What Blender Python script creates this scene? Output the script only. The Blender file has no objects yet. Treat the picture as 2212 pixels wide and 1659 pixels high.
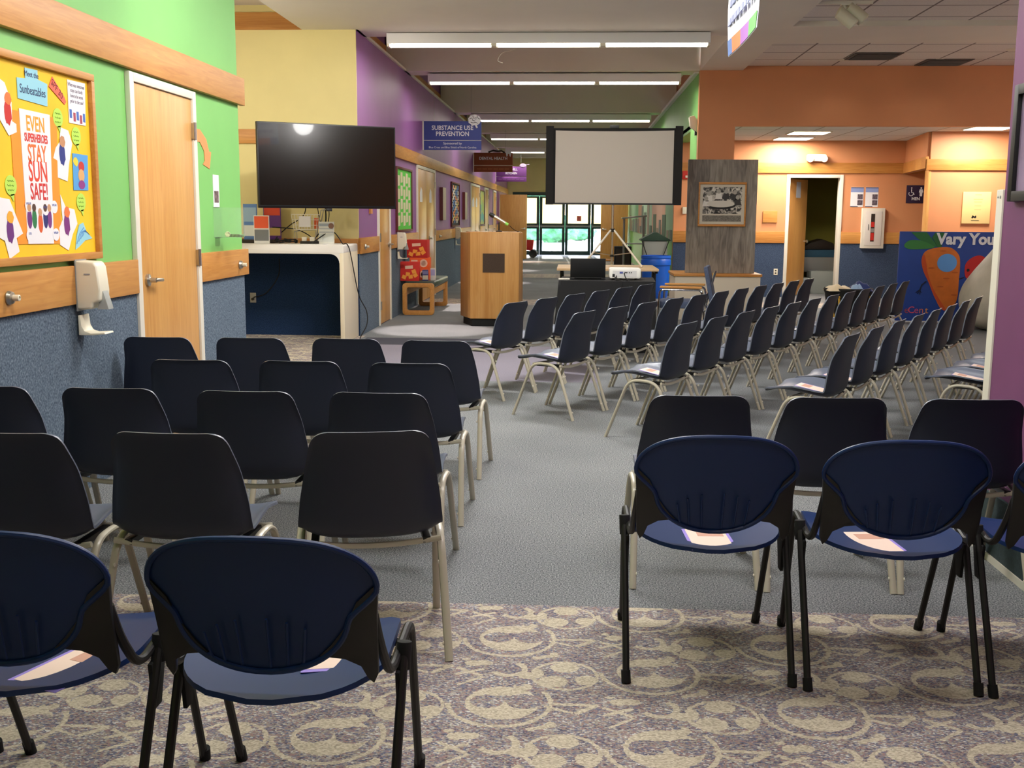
import bpy, bmesh, math, random
from mathutils import Vector, Matrix
random.seed(7)
PI = math.pi
SC = bpy.context.scene
COL = SC.collection

# ------------------------------------------------------------------ camera
FPX = 2347.0
cam_d = bpy.data.cameras.new('camera')
cam_d.sensor_fit = 'HORIZONTAL'; cam_d.sensor_width = 36.0
cam_d.lens = 36.0 * FPX / 2212.0
cam_d.clip_start = 0.05; cam_d.clip_end = 300
cam = bpy.data.objects.new('camera', cam_d); COL.objects.link(cam)
_y = Vector((139.0, 361.5, -FPX)).normalized()
_z = -Vector((-96.0, -15200.0, -FPX)); _z = (_z - _z.dot(_y) * _y).normalized()
_x = _y.cross(_z)
_R = Matrix((_x, _y, _z))
cam.matrix_world = Matrix.Translation((0, 0, 1.40)) @ _R.to_4x4()
SC.camera = cam
# ------------------------------------------------------------------ view / world
vs = SC.view_settings
vs.view_transform = 'Standard'; vs.look = 'None'; vs.gamma = 1.0; vs.use_curve_mapping = False
vs.exposure = 0.0
try:
    SC.cycles.use_denoising = True
    SC.cycles.max_bounces = 7; SC.cycles.diffuse_bounces = 4; SC.cycles.glossy_bounces = 3
    SC.cycles.transmission_bounces = 6; SC.cycles.transparent_max_bounces = 8
    SC.cycles.sample_clamp_indirect = 4.0; SC.cycles.caustics_reflective = False; SC.cycles.caustics_refractive = False
except Exception:
    pass
W = bpy.data.worlds.new('sky'); SC.world = W; W.use_nodes = True
wn = W.node_tree.nodes; wn.clear()
_sky = wn.new('ShaderNodeTexSky'); _sky.sky_type = 'NISHITA'; _sky.sun_disc = False
_sky.sun_elevation = math.radians(38); _sky.sun_rotation = math.radians(20)
_bg = wn.new('ShaderNodeBackground'); _bg.inputs['Strength'].default_value = 2.6
_o = wn.new('ShaderNodeOutputWorld')
W.node_tree.links.new(_sky.outputs[0], _bg.inputs[0]); W.node_tree.links.new(_bg.outputs[0], _o.inputs[0])

def lamp(name, kind, loc, energy, color=(1, 1, 1), target=None, parent=None, **kw):
    d = bpy.data.lights.new(name, kind); d.energy = energy; d.color = color
    for k, v in kw.items(): setattr(d, k, v)
    o = bpy.data.objects.new(name, d); COL.objects.link(o); o.location = loc
    if target is not None:
        o.rotation_euler = (Vector(target) - Vector(loc)).to_track_quat('-Z', 'Y').to_euler()
    if parent: o.parent = parent
    return o
WARM = (1.0, 0.90, 0.76); NEUT = (1.0, 0.975, 0.94)
sun = lamp('sun', 'SUN', (0, 60, 30), 13.0, (1, 0.95, 0.90), target=(0.6, 40, 24.6), angle=0.01)
# recessed ceiling panels of the near room (above the frame)
AREAS = [(-0.4, 6.4, 3.44, 75, 1.2, 0.6), (-0.4, 9.4, 3.44, 135, 1.2, 0.6), (3.6, 6.6, 3.5, 25, 1.2, 0.6), (3.8, 9.8, 3.5, 25, 1.2, 0.6), (-1.0, 3.3, 3.44, 40, 1.2, 0.6), (1.0, 3.3, 3.44, 46, 1.2, 0.6)]
# added unseen fill lamps that brighten ceilings and walls, all outside the frame
for (x, y, z, e) in [(-.2, 6.2, 3.0, 55), (7.2, 12.6, 2.3, 42), (3.6, 5.8, 3.0, 45), (-4.3, 10.2, 2.7, 55), (.2, 1.2, 3.0, 34)]:
    lamp('unseen_fill', 'POINT', (x, y, z), e, NEUT, shadow_soft_size=.18)
for i, (x, y, z, e, sx, sy) in enumerate(AREAS):
    lamp('panel_light', 'AREA', (x, y, z), e, NEUT, target=(x, y, 0), shape='RECTANGLE', size=sx, size_y=sy)

# ------------------------------------------------------------------ node helpers
def newmat(name):
    m = bpy.data.materials.new(name); m.use_nodes = True
    nt = m.node_tree; b = nt.nodes['Principled BSDF']
    return m, nt, b
def srgb(r, g, b):
    f = lambda c: (c / 255 / 12.92) if c / 255 <= 0.04045 else ((c / 255 + 0.055) / 1.055) ** 2.4
    return (f(r), f(g), f(b), 1)
def mat(name, col, rough=0.6, metal=0.0, spec=0.5, noise=0.0, nscale=30, bump=0.0, bscale=200, coat=0.0, emit=0, trans=0, alpha=1, col2=None):
    m, nt, b = newmat(name)
    c = srgb(*col)
    b.inputs['Base Color'].default_value = c
    b.inputs['Roughness'].default_value = rough
    b.inputs['Metallic'].default_value = metal
    b.inputs['Specular IOR Level'].default_value = spec
    b.inputs['Coat Weight'].default_value = coat
    if trans: b.inputs['Transmission Weight'].default_value = trans
    if alpha < 1: b.inputs['Alpha'].default_value = alpha
    if emit:
        b.inputs['Emission Color'].default_value = c; b.inputs['Emission Strength'].default_value = emit
    if noise:
        tc = nt.nodes.new('ShaderNodeTexCoord'); n = nt.nodes.new('ShaderNodeTexNoise'); n.inputs['Scale'].default_value = nscale
        n.inputs['Detail'].default_value = 4
        nt.links.new(tc.outputs['Object'], n.inputs['Vector'])
        mx = nt.nodes.new('ShaderNodeMix'); mx.data_type = 'RGBA'
        c2 = srgb(*col2) if col2 else tuple(v * (1 - noise) for v in c[:3]) + (1,)
        c1 = c if col2 else tuple(min(1, v * (1 + noise)) for v in c[:3]) + (1,)
        mx.inputs['A'].default_value = c1; mx.inputs['B'].default_value = c2
        mr = nt.nodes.new('ShaderNodeMapRange'); mr.inputs['From Min'].default_value = 0.35; mr.inputs['From Max'].default_value = 0.65
        nt.links.new(n.outputs['Fac'], mr.inputs['Value']); nt.links.new(mr.outputs[0], mx.inputs['Factor'])
        nt.links.new(mx.outputs['Result'], b.inputs['Base Color'])
    if bump:
        tc = nt.nodes.new('ShaderNodeTexCoord'); n = nt.nodes.new('ShaderNodeTexNoise'); n.inputs['Scale'].default_value = bscale
        nt.links.new(tc.outputs['Object'], n.inputs['Vector'])
        bp = nt.nodes.new('ShaderNodeBump'); bp.inputs['Strength'].default_value = bump; bp.inputs['Distance'].default_value = 0.002
        nt.links.new(n.outputs['Fac'], bp.inputs['Height']); nt.links.new(bp.outputs[0], b.inputs['Normal'])
    return m
def wood(name, c1, c2, axis='Y', rough=0.42, scale=6.0, stretch=14.0):
    """oak-like grain running along the given axis"""
    m, nt, b = newmat(name)
    tc = nt.nodes.new('ShaderNodeTexCoord'); mp = nt.nodes.new('ShaderNodeMapping')
    s = {'X': (1 / stretch, 1, 1), 'Y': (1, 1 / stretch, 1), 'Z': (1, 1, 1 / stretch)}[axis]
    mp.inputs['Scale'].default_value = tuple(v * scale for v in s)
    nt.links.new(tc.outputs['Object'], mp.inputs[0])
    n = nt.nodes.new('ShaderNodeTexNoise'); n.inputs['Scale'].default_value = 6; n.inputs['Detail'].default_value = 8; n.inputs['Distortion'].default_value = 1.2
    nt.links.new(mp.outputs[0], n.inputs['Vector'])
    n2 = nt.nodes.new('ShaderNodeTexNoise'); n2.inputs['Scale'].default_value = 0.6; n2.inputs['Detail'].default_value = 2
    nt.links.new(mp.outputs[0], n2.inputs['Vector'])
    ad = nt.nodes.new('ShaderNodeMath'); ad.operation = 'ADD'
    nt.links.new(n.outputs['Fac'], ad.inputs[0]); nt.links.new(n2.outputs['Fac'], ad.inputs[1])
    mr = nt.nodes.new('ShaderNodeMapRange'); mr.inputs['From Min'].default_value = 0.72; mr.inputs['From Max'].default_value = 1.28
    nt.links.new(ad.outputs[0], mr.inputs['Value'])
    mx = nt.nodes.new('ShaderNodeMix'); mx.data_type = 'RGBA'
    mx.inputs['A'].default_value = srgb(*c2); mx.inputs['B'].default_value = srgb(*c1)
    nt.links.new(mr.outputs[0], mx.inputs['Factor']); nt.links.new(mx.outputs['Result'], b.inputs['Base Color'])
    b.inputs['Roughness'].default_value = rough; b.inputs['Specular IOR Level'].default_value = 0.4
    return m
class N:
    """tiny expression wrapper over math nodes"""
    nt = None
    def __init__(s, sock): s.s = sock
    @staticmethod
    def op(o, *a):
        n = N.nt.nodes.new('ShaderNodeMath'); n.operation = o
        for i, v in enumerate(a):
            if isinstance(v, N): N.nt.links.new(v.s, n.inputs[i])
            else: n.inputs[i].default_value = float(v)
        return N(n.outputs[0])
    def __add__(s, o): return N.op('ADD', s, o)
    __radd__ = __add__
    def __sub__(s, o): return N.op('SUBTRACT', s, o)
    def __rsub__(s, o): return N.op('SUBTRACT', o, s)
    def __mul__(s, o): return N.op('MULTIPLY', s, o)
    __rmul__ = __mul__
    def __truediv__(s, o): return N.op('DIVIDE', s, o)
    def rnd(s): return N.op('ROUND', s)
    def lt(s, o): return N.op('LESS_THAN', s, o)
    def gt(s, o): return N.op('GREATER_THAN', s, o)
    def abs(s): return N.op('ABSOLUTE', s)
    def mx(s, o): return N.op('MAXIMUM', s, o)
    def mn(s, o): return N.op('MINIMUM', s, o)
def hyp(a, b): return N.op('SQRT', a * a + b * b)
def rgbmix(nt, fac, a, b):
    mx = nt.nodes.new('ShaderNodeMix'); mx.data_type = 'RGBA'
    for key, v in (('A', a), ('B', b)):
        if isinstance(v, tuple): mx.inputs[key].default_value = v
        else: nt.links.new(v, mx.inputs[key])
    if isinstance(fac, N): nt.links.new(fac.s, mx.inputs['Factor'])
    elif isinstance(fac, (int, float)): mx.inputs['Factor'].default_value = fac
    else: nt.links.new(fac, mx.inputs['Factor'])
    return mx.outputs['Result']
def ramp(nt, sock, stops, interp='LINEAR'):
    r = nt.nodes.new('ShaderNodeValToRGB'); cr = r.color_ramp; cr.interpolation = interp
    while len(cr.elements) > 1: cr.elements.remove(cr.elements[-1])
    cr.elements[0].position = stops[0][0]; cr.elements[0].color = srgb(*stops[0][1])
    for p, c in stops[1:]:
        e = cr.elements.new(p); e.color = srgb(*c)
    nt.links.new(sock, r.inputs[0]); return r.outputs[0]

# ------------------------------------------------------------------ floor carpet
def carpet_floor():
    m, nt, b = newmat('floor_carpet'); N.nt = nt
    tc = nt.nodes.new('ShaderNodeTexCoord'); sp = nt.nodes.new('ShaderNodeSeparateXYZ'); nt.links.new(tc.outputs['Object'], sp.inputs[0])
    nd = nt.nodes.new('ShaderNodeTexNoise'); nd.inputs['Scale'].default_value = 90; nd.inputs['Detail'].default_value = 2
    nt.links.new(tc.outputs['Object'], nd.inputs['Vector'])
    sc = nt.nodes.new('ShaderNodeSeparateColor'); nt.links.new(nd.outputs['Color'], sc.inputs[0])
    X0 = N(sp.outputs[0]); Y0 = N(sp.outputs[1])
    X = X0 + (N(sc.outputs[0]) - 0.5) * 0.016; Y = Y0 + (N(sc.outputs[1]) - 0.5) * 0.016
    def cell(ox, oy):
        px = X - ox; py = Y - oy
        k = (px / 0.45).rnd()
        qx = px - k * 0.45; qy = py + k * 0.25
        qy = qy - (qy / 0.49).rnd() * 0.49
        return qx, qy
    def disc(q, cx, cy, r, ry=None):
        dx = q[0] - cx; dy = q[1] - cy
        if ry: dy = dy * (r / ry)
        return hyp(dx, dy).lt(r)
    def seg(q, cx, cy, ang, hl, hw):
        c, s_ = math.cos(ang), math.sin(ang)
        dx = q[0] - cx; dy = q[1] - cy
        u = (dx * c + dy * s_).abs(); v = (dy * c - dx * s_).abs()
        return u.lt(hl) * v.lt(hw)
    g = cell(-0.195, 3.47)
    globe = disc(g, 0, 0, .108) * (1 - disc(g, -.045, .005, .05, .042)) * (1 - disc(g, .062, .012, .052, .05)) * (1 - disc(g, .0, .028, .035, .018))
    rr = (hyp(g[0] + .008, g[1] + .0) - .150).abs().lt(.0075)
    ring = rr * (g[1] - g[0] * 0.35).lt(.045)
    tail = seg(g, .165, -.035, -.45, .045, .006)
    tail2 = seg(g, -.105, .145, .7, .05, .006)
    s = cell(-.015, 3.67)
    soc = (hyp(s[0], s[1]) - .1).abs().lt(.006)
    for cx, cy, r, ry in ((0, .06, .045, .035), (-.035, -.045, .045, .04), (.068, -.03, .036, .035), (-.085, .01, .02, .035)):
        soc = soc.mx(disc(s, cx, cy, r, ry) * hyp(s[0], s[1]).lt(.1))
    o = cell(.02, 3.44)
    misc = seg(o, .0, .03, 0, .065, .008).mx(seg(o, .03, -.0, .75, .04, .009))
    misc = misc.mx(disc(o, .125, .055, .026, .022)).mx(disc(o, .10, .085, .014, .010))
    misc = misc.mx(disc(o, -.16, .14, .028, .024) * (1 - disc(o, -.17, .155, .012))).mx(disc(o, -.07, -.1, .014, .02))
    misc = misc.mx(seg(o, .12, -.01, .5, .05, .007)).mx(seg(o, .12, -.01, -.6, .05, .007)).mx(seg(o, -.1, -.12, .4, .04, .01))
    o2 = cell(-.19, 3.72)
    misc = misc.mx((hyp(o2[0], o2[1] + .01) - .05).abs().lt(.01) * (o2[1] - o2[0]).lt(.01)).mx(disc(o2, .06, -.055, .03, .025)).mx(disc(o2, -.08, .03, .028, .02))
    pat = globe.mx(ring).mx(tail).mx(tail2).mx(soc).mx(misc)
    # speckled ground of the patterned carpet
    vo = nt.nodes.new('ShaderNodeTexVoronoi'); vo.inputs['Scale'].default_value = 210
    mp = nt.nodes.new('ShaderNodeMapping'); mp.inputs['Scale'].default_value = (0.7, 1.3, 1); nt.links.new(tc.outputs['Object'], mp.inputs[0]); nt.links.new(mp.outputs[0], vo.inputs['Vector'])
    sv = nt.nodes.new('ShaderNodeSeparateColor'); nt.links.new(vo.outputs['Color'], sv.inputs[0])
    n1 = nt.nodes.new('ShaderNodeTexNoise'); n1.inputs['Scale'].default_value = 12; nt.links.new(tc.outputs['Object'], n1.inputs['Vector'])
    v1 = N(sv.outputs[0]) * 0.95 + (N(n1.outputs['Fac']) - 0.5) * 0.5
    spk = ramp(nt, v1.s, [(0, (86, 80, 92)), (.2, (110, 114, 136)), (.38, (140, 128, 128)), (.52, (150, 118, 116)), (.66, (150, 142, 128)), (.82, (170, 164, 156)), (.97, (206, 204, 200))])
    bge = ramp(nt, sv.outputs[1], [(0, (160, 150, 134)), (.5, (190, 179, 158)), (1, (210, 200, 180))])
    patc = rgbmix(nt, pat, spk, bge)
    # plain grey-blue carpet
    nf = nt.nodes.new('ShaderNodeTexNoise'); nf.inputs['Scale'].default_value = 170; nf.inputs['Detail'].default_value = 3; nt.links.new(tc.outputs['Object'], nf.inputs['Vector'])
    nw = nt.nodes.new('ShaderNodeTexNoise'); nw.inputs['Scale'].default_value = 1.3; nt.links.new(tc.outputs['Object'], nw.inputs['Vector'])
    pf = (N(nf.outputs['Fac']) - 0.5) * 3.4 + 0.5 + (N(nw.outputs['Fac']) - 0.5) * 0.3
    pl = ramp(nt, pf.s, [(0, (72, 75, 80)), (.45, (112, 115, 118)), (1, (160, 161, 162))])
    # dark border strip and mauve tint in front of the hall
    strip = Y0.gt(11.75) * Y0.lt(12.42) * X0.gt(-2.4) * X0.lt(-0.9)
    pl2 = rgbmix(nt, strip, pl, srgb(74, 74, 84))
    mauve_patch = Y0.gt(9.2) * Y0.lt(11.75) * X0.gt(-2.5) * X0.lt(0.2)
    pl3 = rgbmix(nt, (mauve_patch * 0.55), pl2, srgb(142, 132, 152))
    m1 = Y0.lt(3.79)
    m2 = Y0.gt(17.4) * Y0.lt(18.5) + Y0.gt(25.2) * Y0.lt(26.9) + Y0.gt(33.0) * Y0.lt(34.5)
    m3 = X0.lt(-2.15 - 0.0) * Y0.gt(8.2) * Y0.lt(12.62) * X0.lt(-2.45)
    mask = m1.mx(m2.mx(m3)).mn(1.0)
    fin = rgbmix(nt, mask, pl3, patc)
    nt.links.new(fin, b.inputs['Base Color'])
    b.inputs['Roughness'].default_value = 0.95; b.inputs['Specular IOR Level'].default_value = 0.1
    return m
def wall_carpet(name, c1, c2, c3):
    m, nt, b = newmat(name)
    tc = nt.nodes.new('ShaderNodeTexCoord'); n = nt.nodes.new('ShaderNodeTexNoise'); n.inputs['Scale'].default_value = 130; n.inputs['Detail'].default_value = 3
    mp = nt.nodes.new('ShaderNodeMapping'); mp.inputs['Scale'].default_value = (1, 1, .7)
    nt.links.new(tc.outputs['Object'], mp.inputs[0]); nt.links.new(mp.outputs[0], n.inputs['Vector'])
    c = ramp(nt, n.outputs['Fac'], [(.3, c1), (.5, c2), (.72, c3)])
    nt.links.new(c, b.inputs['Base Color']); b.inputs['Roughness'].default_value = .95; b.inputs['Specular IOR Level'].default_value = .1
    return m
def tiles(name, col, line, sx, sy, ox=0, oy=0, lw=.012):
    m, nt, b = newmat(name); N.nt = nt
    tc = nt.nodes.new('ShaderNodeTexCoord'); sp = nt.nodes.new('ShaderNodeSeparateXYZ'); nt.links.new(tc.outputs['Object'], sp.inputs[0])
    X = N(sp.outputs[0]) - ox; Y = N(sp.outputs[1]) - oy
    dx = (X - (X / sx).rnd() * sx).abs(); dy = (Y - (Y / sy).rnd() * sy).abs()
    ln = dx.lt(lw).mx(dy.lt(lw))
    nn = nt.nodes.new('ShaderNodeTexNoise'); nn.inputs['Scale'].default_value = 60; nt.links.new(tc.outputs['Object'], nn.inputs['Vector'])
    cc = ramp(nt, nn.outputs['Fac'], [(.3, tuple(int(v * .95) for v in col)), (.7, col)])
    nt.links.new(rgbmix(nt, ln, cc, srgb(*line)), b.inputs['Base Color'])
    b.inputs['Roughness'].default_value = .9
    return m

# ------------------------------------------------------------------ mesh helpers
class MB:
    def __init__(s): s.v = []; s.f = []; s.mi = []; s.m = 0
    def _add(s, vs_, fs_):
        b = len(s.v); s.v += [tuple(p) for p in vs_]
        for f in fs_: s.f.append(tuple(b + i for i in f)); s.mi.append(s.m)
        return s
    def mat(s, i): s.m = i; return s
    def box(s, x0, x1, y0, y1, z0, z1):
        return s._add([(x0, y0, z0), (x1, y0, z0), (x1, y1, z0), (x0, y1, z0), (x0, y0, z1), (x1, y0, z1), (x1, y1, z1), (x0, y1, z1)],
                      [(0, 3, 2, 1), (4, 5, 6, 7), (0, 1, 5, 4), (1, 2, 6, 5), (2, 3, 7, 6), (3, 0, 4, 7)])
    def obox(s, c, sz, rz=0, rx=0, ry=0):
        M = Matrix.Translation(c) @ Matrix.Rotation(rz, 4, 'Z') @ Matrix.Rotation(rx, 4, 'X') @ Matrix.Rotation(ry, 4, 'Y')
        hx, hy, hz = sz[0] / 2, sz[1] / 2, sz[2] / 2
        P = [(-hx, -hy, -hz), (hx, -hy, -hz), (hx, hy, -hz), (-hx, hy, -hz), (-hx, -hy, hz), (hx, -hy, hz), (hx, hy, hz), (-hx, hy, hz)]
        return s._add([M @ Vector(p) for p in P], [(0, 3, 2, 1), (4, 5, 6, 7), (0, 1, 5, 4), (1, 2, 6, 5), (2, 3, 7, 6), (3, 0, 4, 7)])
    def tube(s, pts, r, seg=8, flat=None, up=None, caps=True, closed=False):
        """sweep a circle (or an ellipse flat=(ra, rb)) along points"""
        P = [Vector(p) for p in pts]; n = len(P); rings = []
        prevn = None
        for i in range(n):
            if closed: t = (P[(i + 1) % n] - P[i - 1]).normalized()
            elif i == 0: t = (P[1] - P[0]).normalized()
            elif i == n - 1: t = (P[-1] - P[-2]).normalized()
            else: t = ((P[i + 1] - P[i]).normalized() + (P[i] - P[i - 1]).normalized()).normalized()
            if up is not None: a = Vector(up)
            elif prevn is not None: a = prevn
            else: a = Vector((0, 0, 1)) if abs(t.z) < .9 else Vector((1, 0, 0))
            n1 = (a - a.dot(t) * t)
            if n1.length < 1e-6: n1 = t.orthogonal()
            n1.normalize(); n2 = t.cross(n1); prevn = n1
            rad = r[i] if isinstance(r, (list, tuple)) else r
            ra, rb = (flat if flat else (rad, rad))
            rings.append([P[i] + n1 * ra * math.cos(2 * PI * k / seg) + n2 * rb * math.sin(2 * PI * k / seg) for k in range(seg)])
        vs_ = [p for rg in rings for p in rg]; fs_ = []
        for i in range(n if closed else n - 1):
            j = (i + 1) % n
            for k in range(seg):
                fs_.append((i * seg + k, i * seg + (k + 1) % seg, j * seg + (k + 1) % seg, j * seg + k))
        if caps and not closed:
            fs_.append(tuple(range(seg))[::-1]); fs_.append(tuple((n - 1) * seg + k for k in range(seg)))
        return s._add(vs_, fs_)
    def cyl(s, p0, p1, r0, r1=None, seg=20):
        return s.tube([p0, p1], [r0, r0 if r1 is None else r1], seg)
    def prism(s, poly, d0, d1, plane='XZ'):
        """extrude a polygon: XZ along Y, YZ along X, XY along Z"""
        f = {'XZ': lambda a, b, d: (a, d, b), 'YZ': lambda a, b, d: (d, a, b), 'XY': lambda a, b, d: (a, b, d)}[plane]
        n = len(poly)
        vs_ = [f(a, b, d0) for a, b in poly] + [f(a, b, d1) for a, b in poly]
        fs_ = [tuple(range(n)), tuple(range(2 * n - 1, n - 1, -1))] + [(i, i + n, (i + 1) % n + n, (i + 1) % n) for i in range(n)]
        return s._add(vs_, fs_)
    def lathe(s, prof, c=(0, 0, 0), seg=32, axis='Z', sx=1, sy=1):
        vs_ = []; n = len(prof)
        for (r, h) in prof:
            for k in range(seg):
                a = 2 * PI * k / seg; x, y = r * math.cos(a) * sx, r * math.sin(a) * sy
                p = {'Z': (x, y, h), 'Y': (x, h, y), 'X': (h, x, y)}[axis]
                vs_.append((c[0] + p[0], c[1] + p[1], c[2] + p[2]))
        fs_ = [(i * seg + k, i * seg + (k + 1) % seg, (i + 1) * seg + (k + 1) % seg, (i + 1) * seg + k) for i in range(n - 1) for k in range(seg)]
        if prof[0][0] > 1e-5: fs_.append(tuple(range(seg))[::-1])
        flat_ = all(abs(h - prof[0][1]) < 1e-7 for _, h in prof)
        if prof[-1][0] > 1e-5 and not flat_: fs_.append(tuple((n - 1) * seg + k for k in range(seg)))
        return s._add(vs_, fs_)
    def grid(s, rows, closed=False):
        nv = len(rows); nu = len(rows[0])
        vs_ = [p for r in rows for p in r]
        fs_ = [(i * nu + k, i * nu + k + 1, (i + 1) * nu + k + 1, (i + 1) * nu + k) for i in range(nv - 1) for k in range(nu - 1)]
        return s._add(vs_, fs_)
    def build(s, name, mats, parent=None, loc=(0, 0, 0), rotz=0, smooth=35, bevel=0, bseg=2, solid=0, fixn=True, weld=False):
        me = bpy.data.meshes.new(name)
        me.from_pydata(s.v, [], s.f)
        if not isinstance(mats, (list, tuple)): mats = [mats]
        for m in mats: me.materials.append(m)
        if len(mats) > 1: me.polygons.foreach_set('material_index', s.mi)
        if fixn or solid or weld:
            bm = bmesh.new(); bm.from_mesh(me)
            if weld: bmesh.ops.remove_doubles(bm, verts=bm.verts, dist=1e-4)
            bmesh.ops.recalc_face_normals(bm, faces=bm.faces)
            if solid:
                bmesh.ops.solidify(bm, geom=bm.faces[:], thickness=solid)
                bmesh.ops.recalc_face_normals(bm, faces=bm.faces)
            if bevel:
                es = [e for e in bm.edges if len(e.link_faces) == 2 and e.calc_face_angle(0) > math.radians(40)]
                bmesh.ops.bevel(bm, geom=es, offset=bevel, segments=bseg, profile=0.6, affect='EDGES', clamp_overlap=True)
            bm.to_mesh(me); bm.free()
        if smooth:
            me.shade_smooth(); me.set_sharp_from_angle(angle=math.radians(smooth))
        o = bpy.data.objects.new(name, me); COL.objects.link(o)
        o.location = loc; o.rotation_euler = (0, 0, rotz)
        if parent: o.parent = parent
        return o
def T(name, label, cat, loc=(0, 0, 0), rotz=0, group=None):
    o = bpy.data.objects.new(name, None); COL.objects.link(o); o.empty_display_size = .1
    o.location = loc; o.rotation_euler = (0, 0, rotz)
    return tag(o, label, cat, group)
def tag(o, label, cat, group=None):
    o['label'] = label; o['category'] = cat
    if group: o['group'] = group
    return o
def st(o):
    o['kind'] = 'structure'; return o
def lab(o, l): o['label'] = l; return o
def arc(cx, cy, r, a0, a1, n=8, ry=None):
    ry = ry or r
    return [(cx + r * math.cos(math.radians(a0 + (a1 - a0) * i / n)), cy + ry * math.sin(math.radians(a0 + (a1 - a0) * i / n))) for i in range(n + 1)]
def rrect(x0, x1, y0, y1, r, n=4):
    return arc(x1 - r, y1 - r, r, 0, 90, n) + arc(x0 + r, y1 - r, r, 90, 180, n) + arc(x0 + r, y0 + r, r, 180, 270, n) + arc(x1 - r, y0 + r, r, 270, 360, n)
def smoothpath(pts, n=6, closed=False):
    """Catmull-Rom through points"""
    P = [Vector(p) for p in pts]; out = []
    m = len(P)
    for i in range(m - 1 if not closed else m):
        p0 = P[i - 1] if (i > 0 or closed) else P[0]; p1 = P[i]; p2 = P[(i + 1) % m]; p3 = P[(i + 2) % m] if (i + 2 < m or closed) else P[-1]
        for k in range(n):
            t = k / n
            out.append(0.5 * ((2 * p1) + (-p0 + p2) * t + (2 * p0 - 5 * p1 + 4 * p2 - p3) * t * t + (-p0 + 3 * p1 - 3 * p2 + p3) * t ** 3))
    if not closed: out.append(P[-1])
    return out
def fillet(pts, r, n=5):
    """round the corners of a 3D polyline"""
    P = [Vector(p) for p in pts]; out = [P[0]]
    for i in range(1, len(P) - 1):
        a = (P[i - 1] - P[i]); b = (P[i + 1] - P[i]); d = min(r, a.length * .48, b.length * .48)
        a = P[i] + a.normalized() * d; b = P[i] + b.normalized() * d
        for k in range(n + 1):
            t = k / n; out.append(a * (1 - t) ** 2 + P[i] * 2 * t * (1 - t) + b * t * t)
    out.append(P[-1]); return out
def text(body, size, m, parent=None, loc=(0, 0, 0), rot=(PI / 2, 0, 0), name='lettering', depth=.0015, align='CENTER', sx=1, bold=0, space=1):
    cu = bpy.data.curves.new(name, 'FONT'); cu.body = body; cu.size = size; cu.extrude = depth; cu.align_x = align; cu.align_y = 'CENTER'
    cu.offset = bold; cu.resolution_u = 3; cu.space_line = space
    o = bpy.data.objects.new(name, cu); COL.objects.link(o)
    bpy.context.view_layer.update()
    me = bpy.data.meshes.new_from_object(o.evaluated_get(bpy.context.evaluated_depsgraph_get()))
    bpy.data.objects.remove(o); bpy.data.curves.remove(cu)
    for v in me.vertices: v.co.x *= sx
    me.materials.clear(); me.materials.append(m)
    q = bpy.data.objects.new(name, me); COL.objects.link(q)
    q.location = loc; q.rotation_euler = rot
    if parent: q.parent = parent
    return q
RL = (PI / 2, 0, PI / 2)      # lettering that faces +X (left walls)
RF = (PI / 2, 0, 0)           # lettering that faces the camera
def dup(root, loc, rotz, label=None, group=None):
    r = root.copy(); COL.objects.link(r); r.location = loc; r.rotation_euler = (0, 0, rotz)
    if label: r['label'] = label
    if group: r['group'] = group
    for ch in list(root.children):
        c = ch.copy(); COL.objects.link(c); c.parent = r
        for g in ch.children:
            d = g.copy(); COL.objects.link(d); d.parent = c
    return r

# ------------------------------------------------------------------ materials
M = {}
M['floor'] = carpet_floor()
M['green'] = mat('green_paint', (126, 194, 106), .55, noise=.03, nscale=2)
M['yellow'] = mat('yellow_paint', (228, 214, 152), .6, noise=.03, nscale=2)
M['purple'] = mat('purple_paint', (146, 90, 158), .5, noise=.04, nscale=2)
M['plum'] = mat('plum_paint', (116, 60, 106), .55, noise=.05, nscale=3)
M['orange'] = mat('orange_paint', (214, 146, 100), .55, noise=.03, nscale=2)
M['olive'] = mat('olive_paint', (150, 140, 50), .7)
M['white'] = mat('white_paint', (224, 218, 204), .5)
M['ceil'] = mat('ceiling_plaster', (232, 226, 216), .8, noise=.02, nscale=1.5)
M['tile'] = tiles('ceiling_tile', (232, 226, 222), (130, 120, 118), .636, .636, 2.3, 16.1)
M['tile2'] = tiles('low_ceiling_tile', (216, 220, 222), (150, 146, 140), .61, 1.22, 0, 19.7)
M['wcarp'] = wall_carpet('wall_carpet', (66, 78, 92), (92, 106, 122), (126, 139, 152))
M['wcarp2'] = wall_carpet('dark_wall_carpet', (22, 36, 62), (30, 48, 80), (44, 64, 98))
M['wood'] = wood('oak_trim', (210, 152, 82), (182, 120, 56), 'Y')
M['woodx'] = wood('oak_trim_across', (210, 152, 82), (182, 120, 56), 'X')
M['door'] = wood('oak_door', (216, 164, 96), (196, 138, 72), 'Z', rough=.32)
M['podw'] = wood('lectern_oak', (204, 156, 92), (178, 124, 62), 'Z', rough=.4, scale=12, stretch=30)
M['steel'] = mat('brushed_steel', (190, 186, 176), .3, 1)
M['chrome'] = mat('chrome', (220, 220, 222), .12, 1)
M['black'] = mat('black_plastic', (18, 18, 20), .4)
M['mblack'] = mat('matt_black', (14, 14, 15), .85)
M['dark'] = mat('dark_brown', (44, 32, 24), .7)
M['shell'] = mat('navy_shell_plastic', (31, 37, 54), .45, bump=.12, bscale=900)
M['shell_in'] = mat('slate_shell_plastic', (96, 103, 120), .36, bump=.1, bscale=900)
M['leg'] = mat('beige_enamel', (190, 183, 164), .35, coat=.2)
M['blue'] = mat('blue_shell_plastic', (18, 44, 92), .42, spec=.35)
M['bracket'] = mat('black_bracket', (20, 19, 18), .5)
M['paper'] = mat('paper_white', (238, 236, 240), .7)
M['red'] = mat('red_card', (196, 42, 32), .5)
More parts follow.
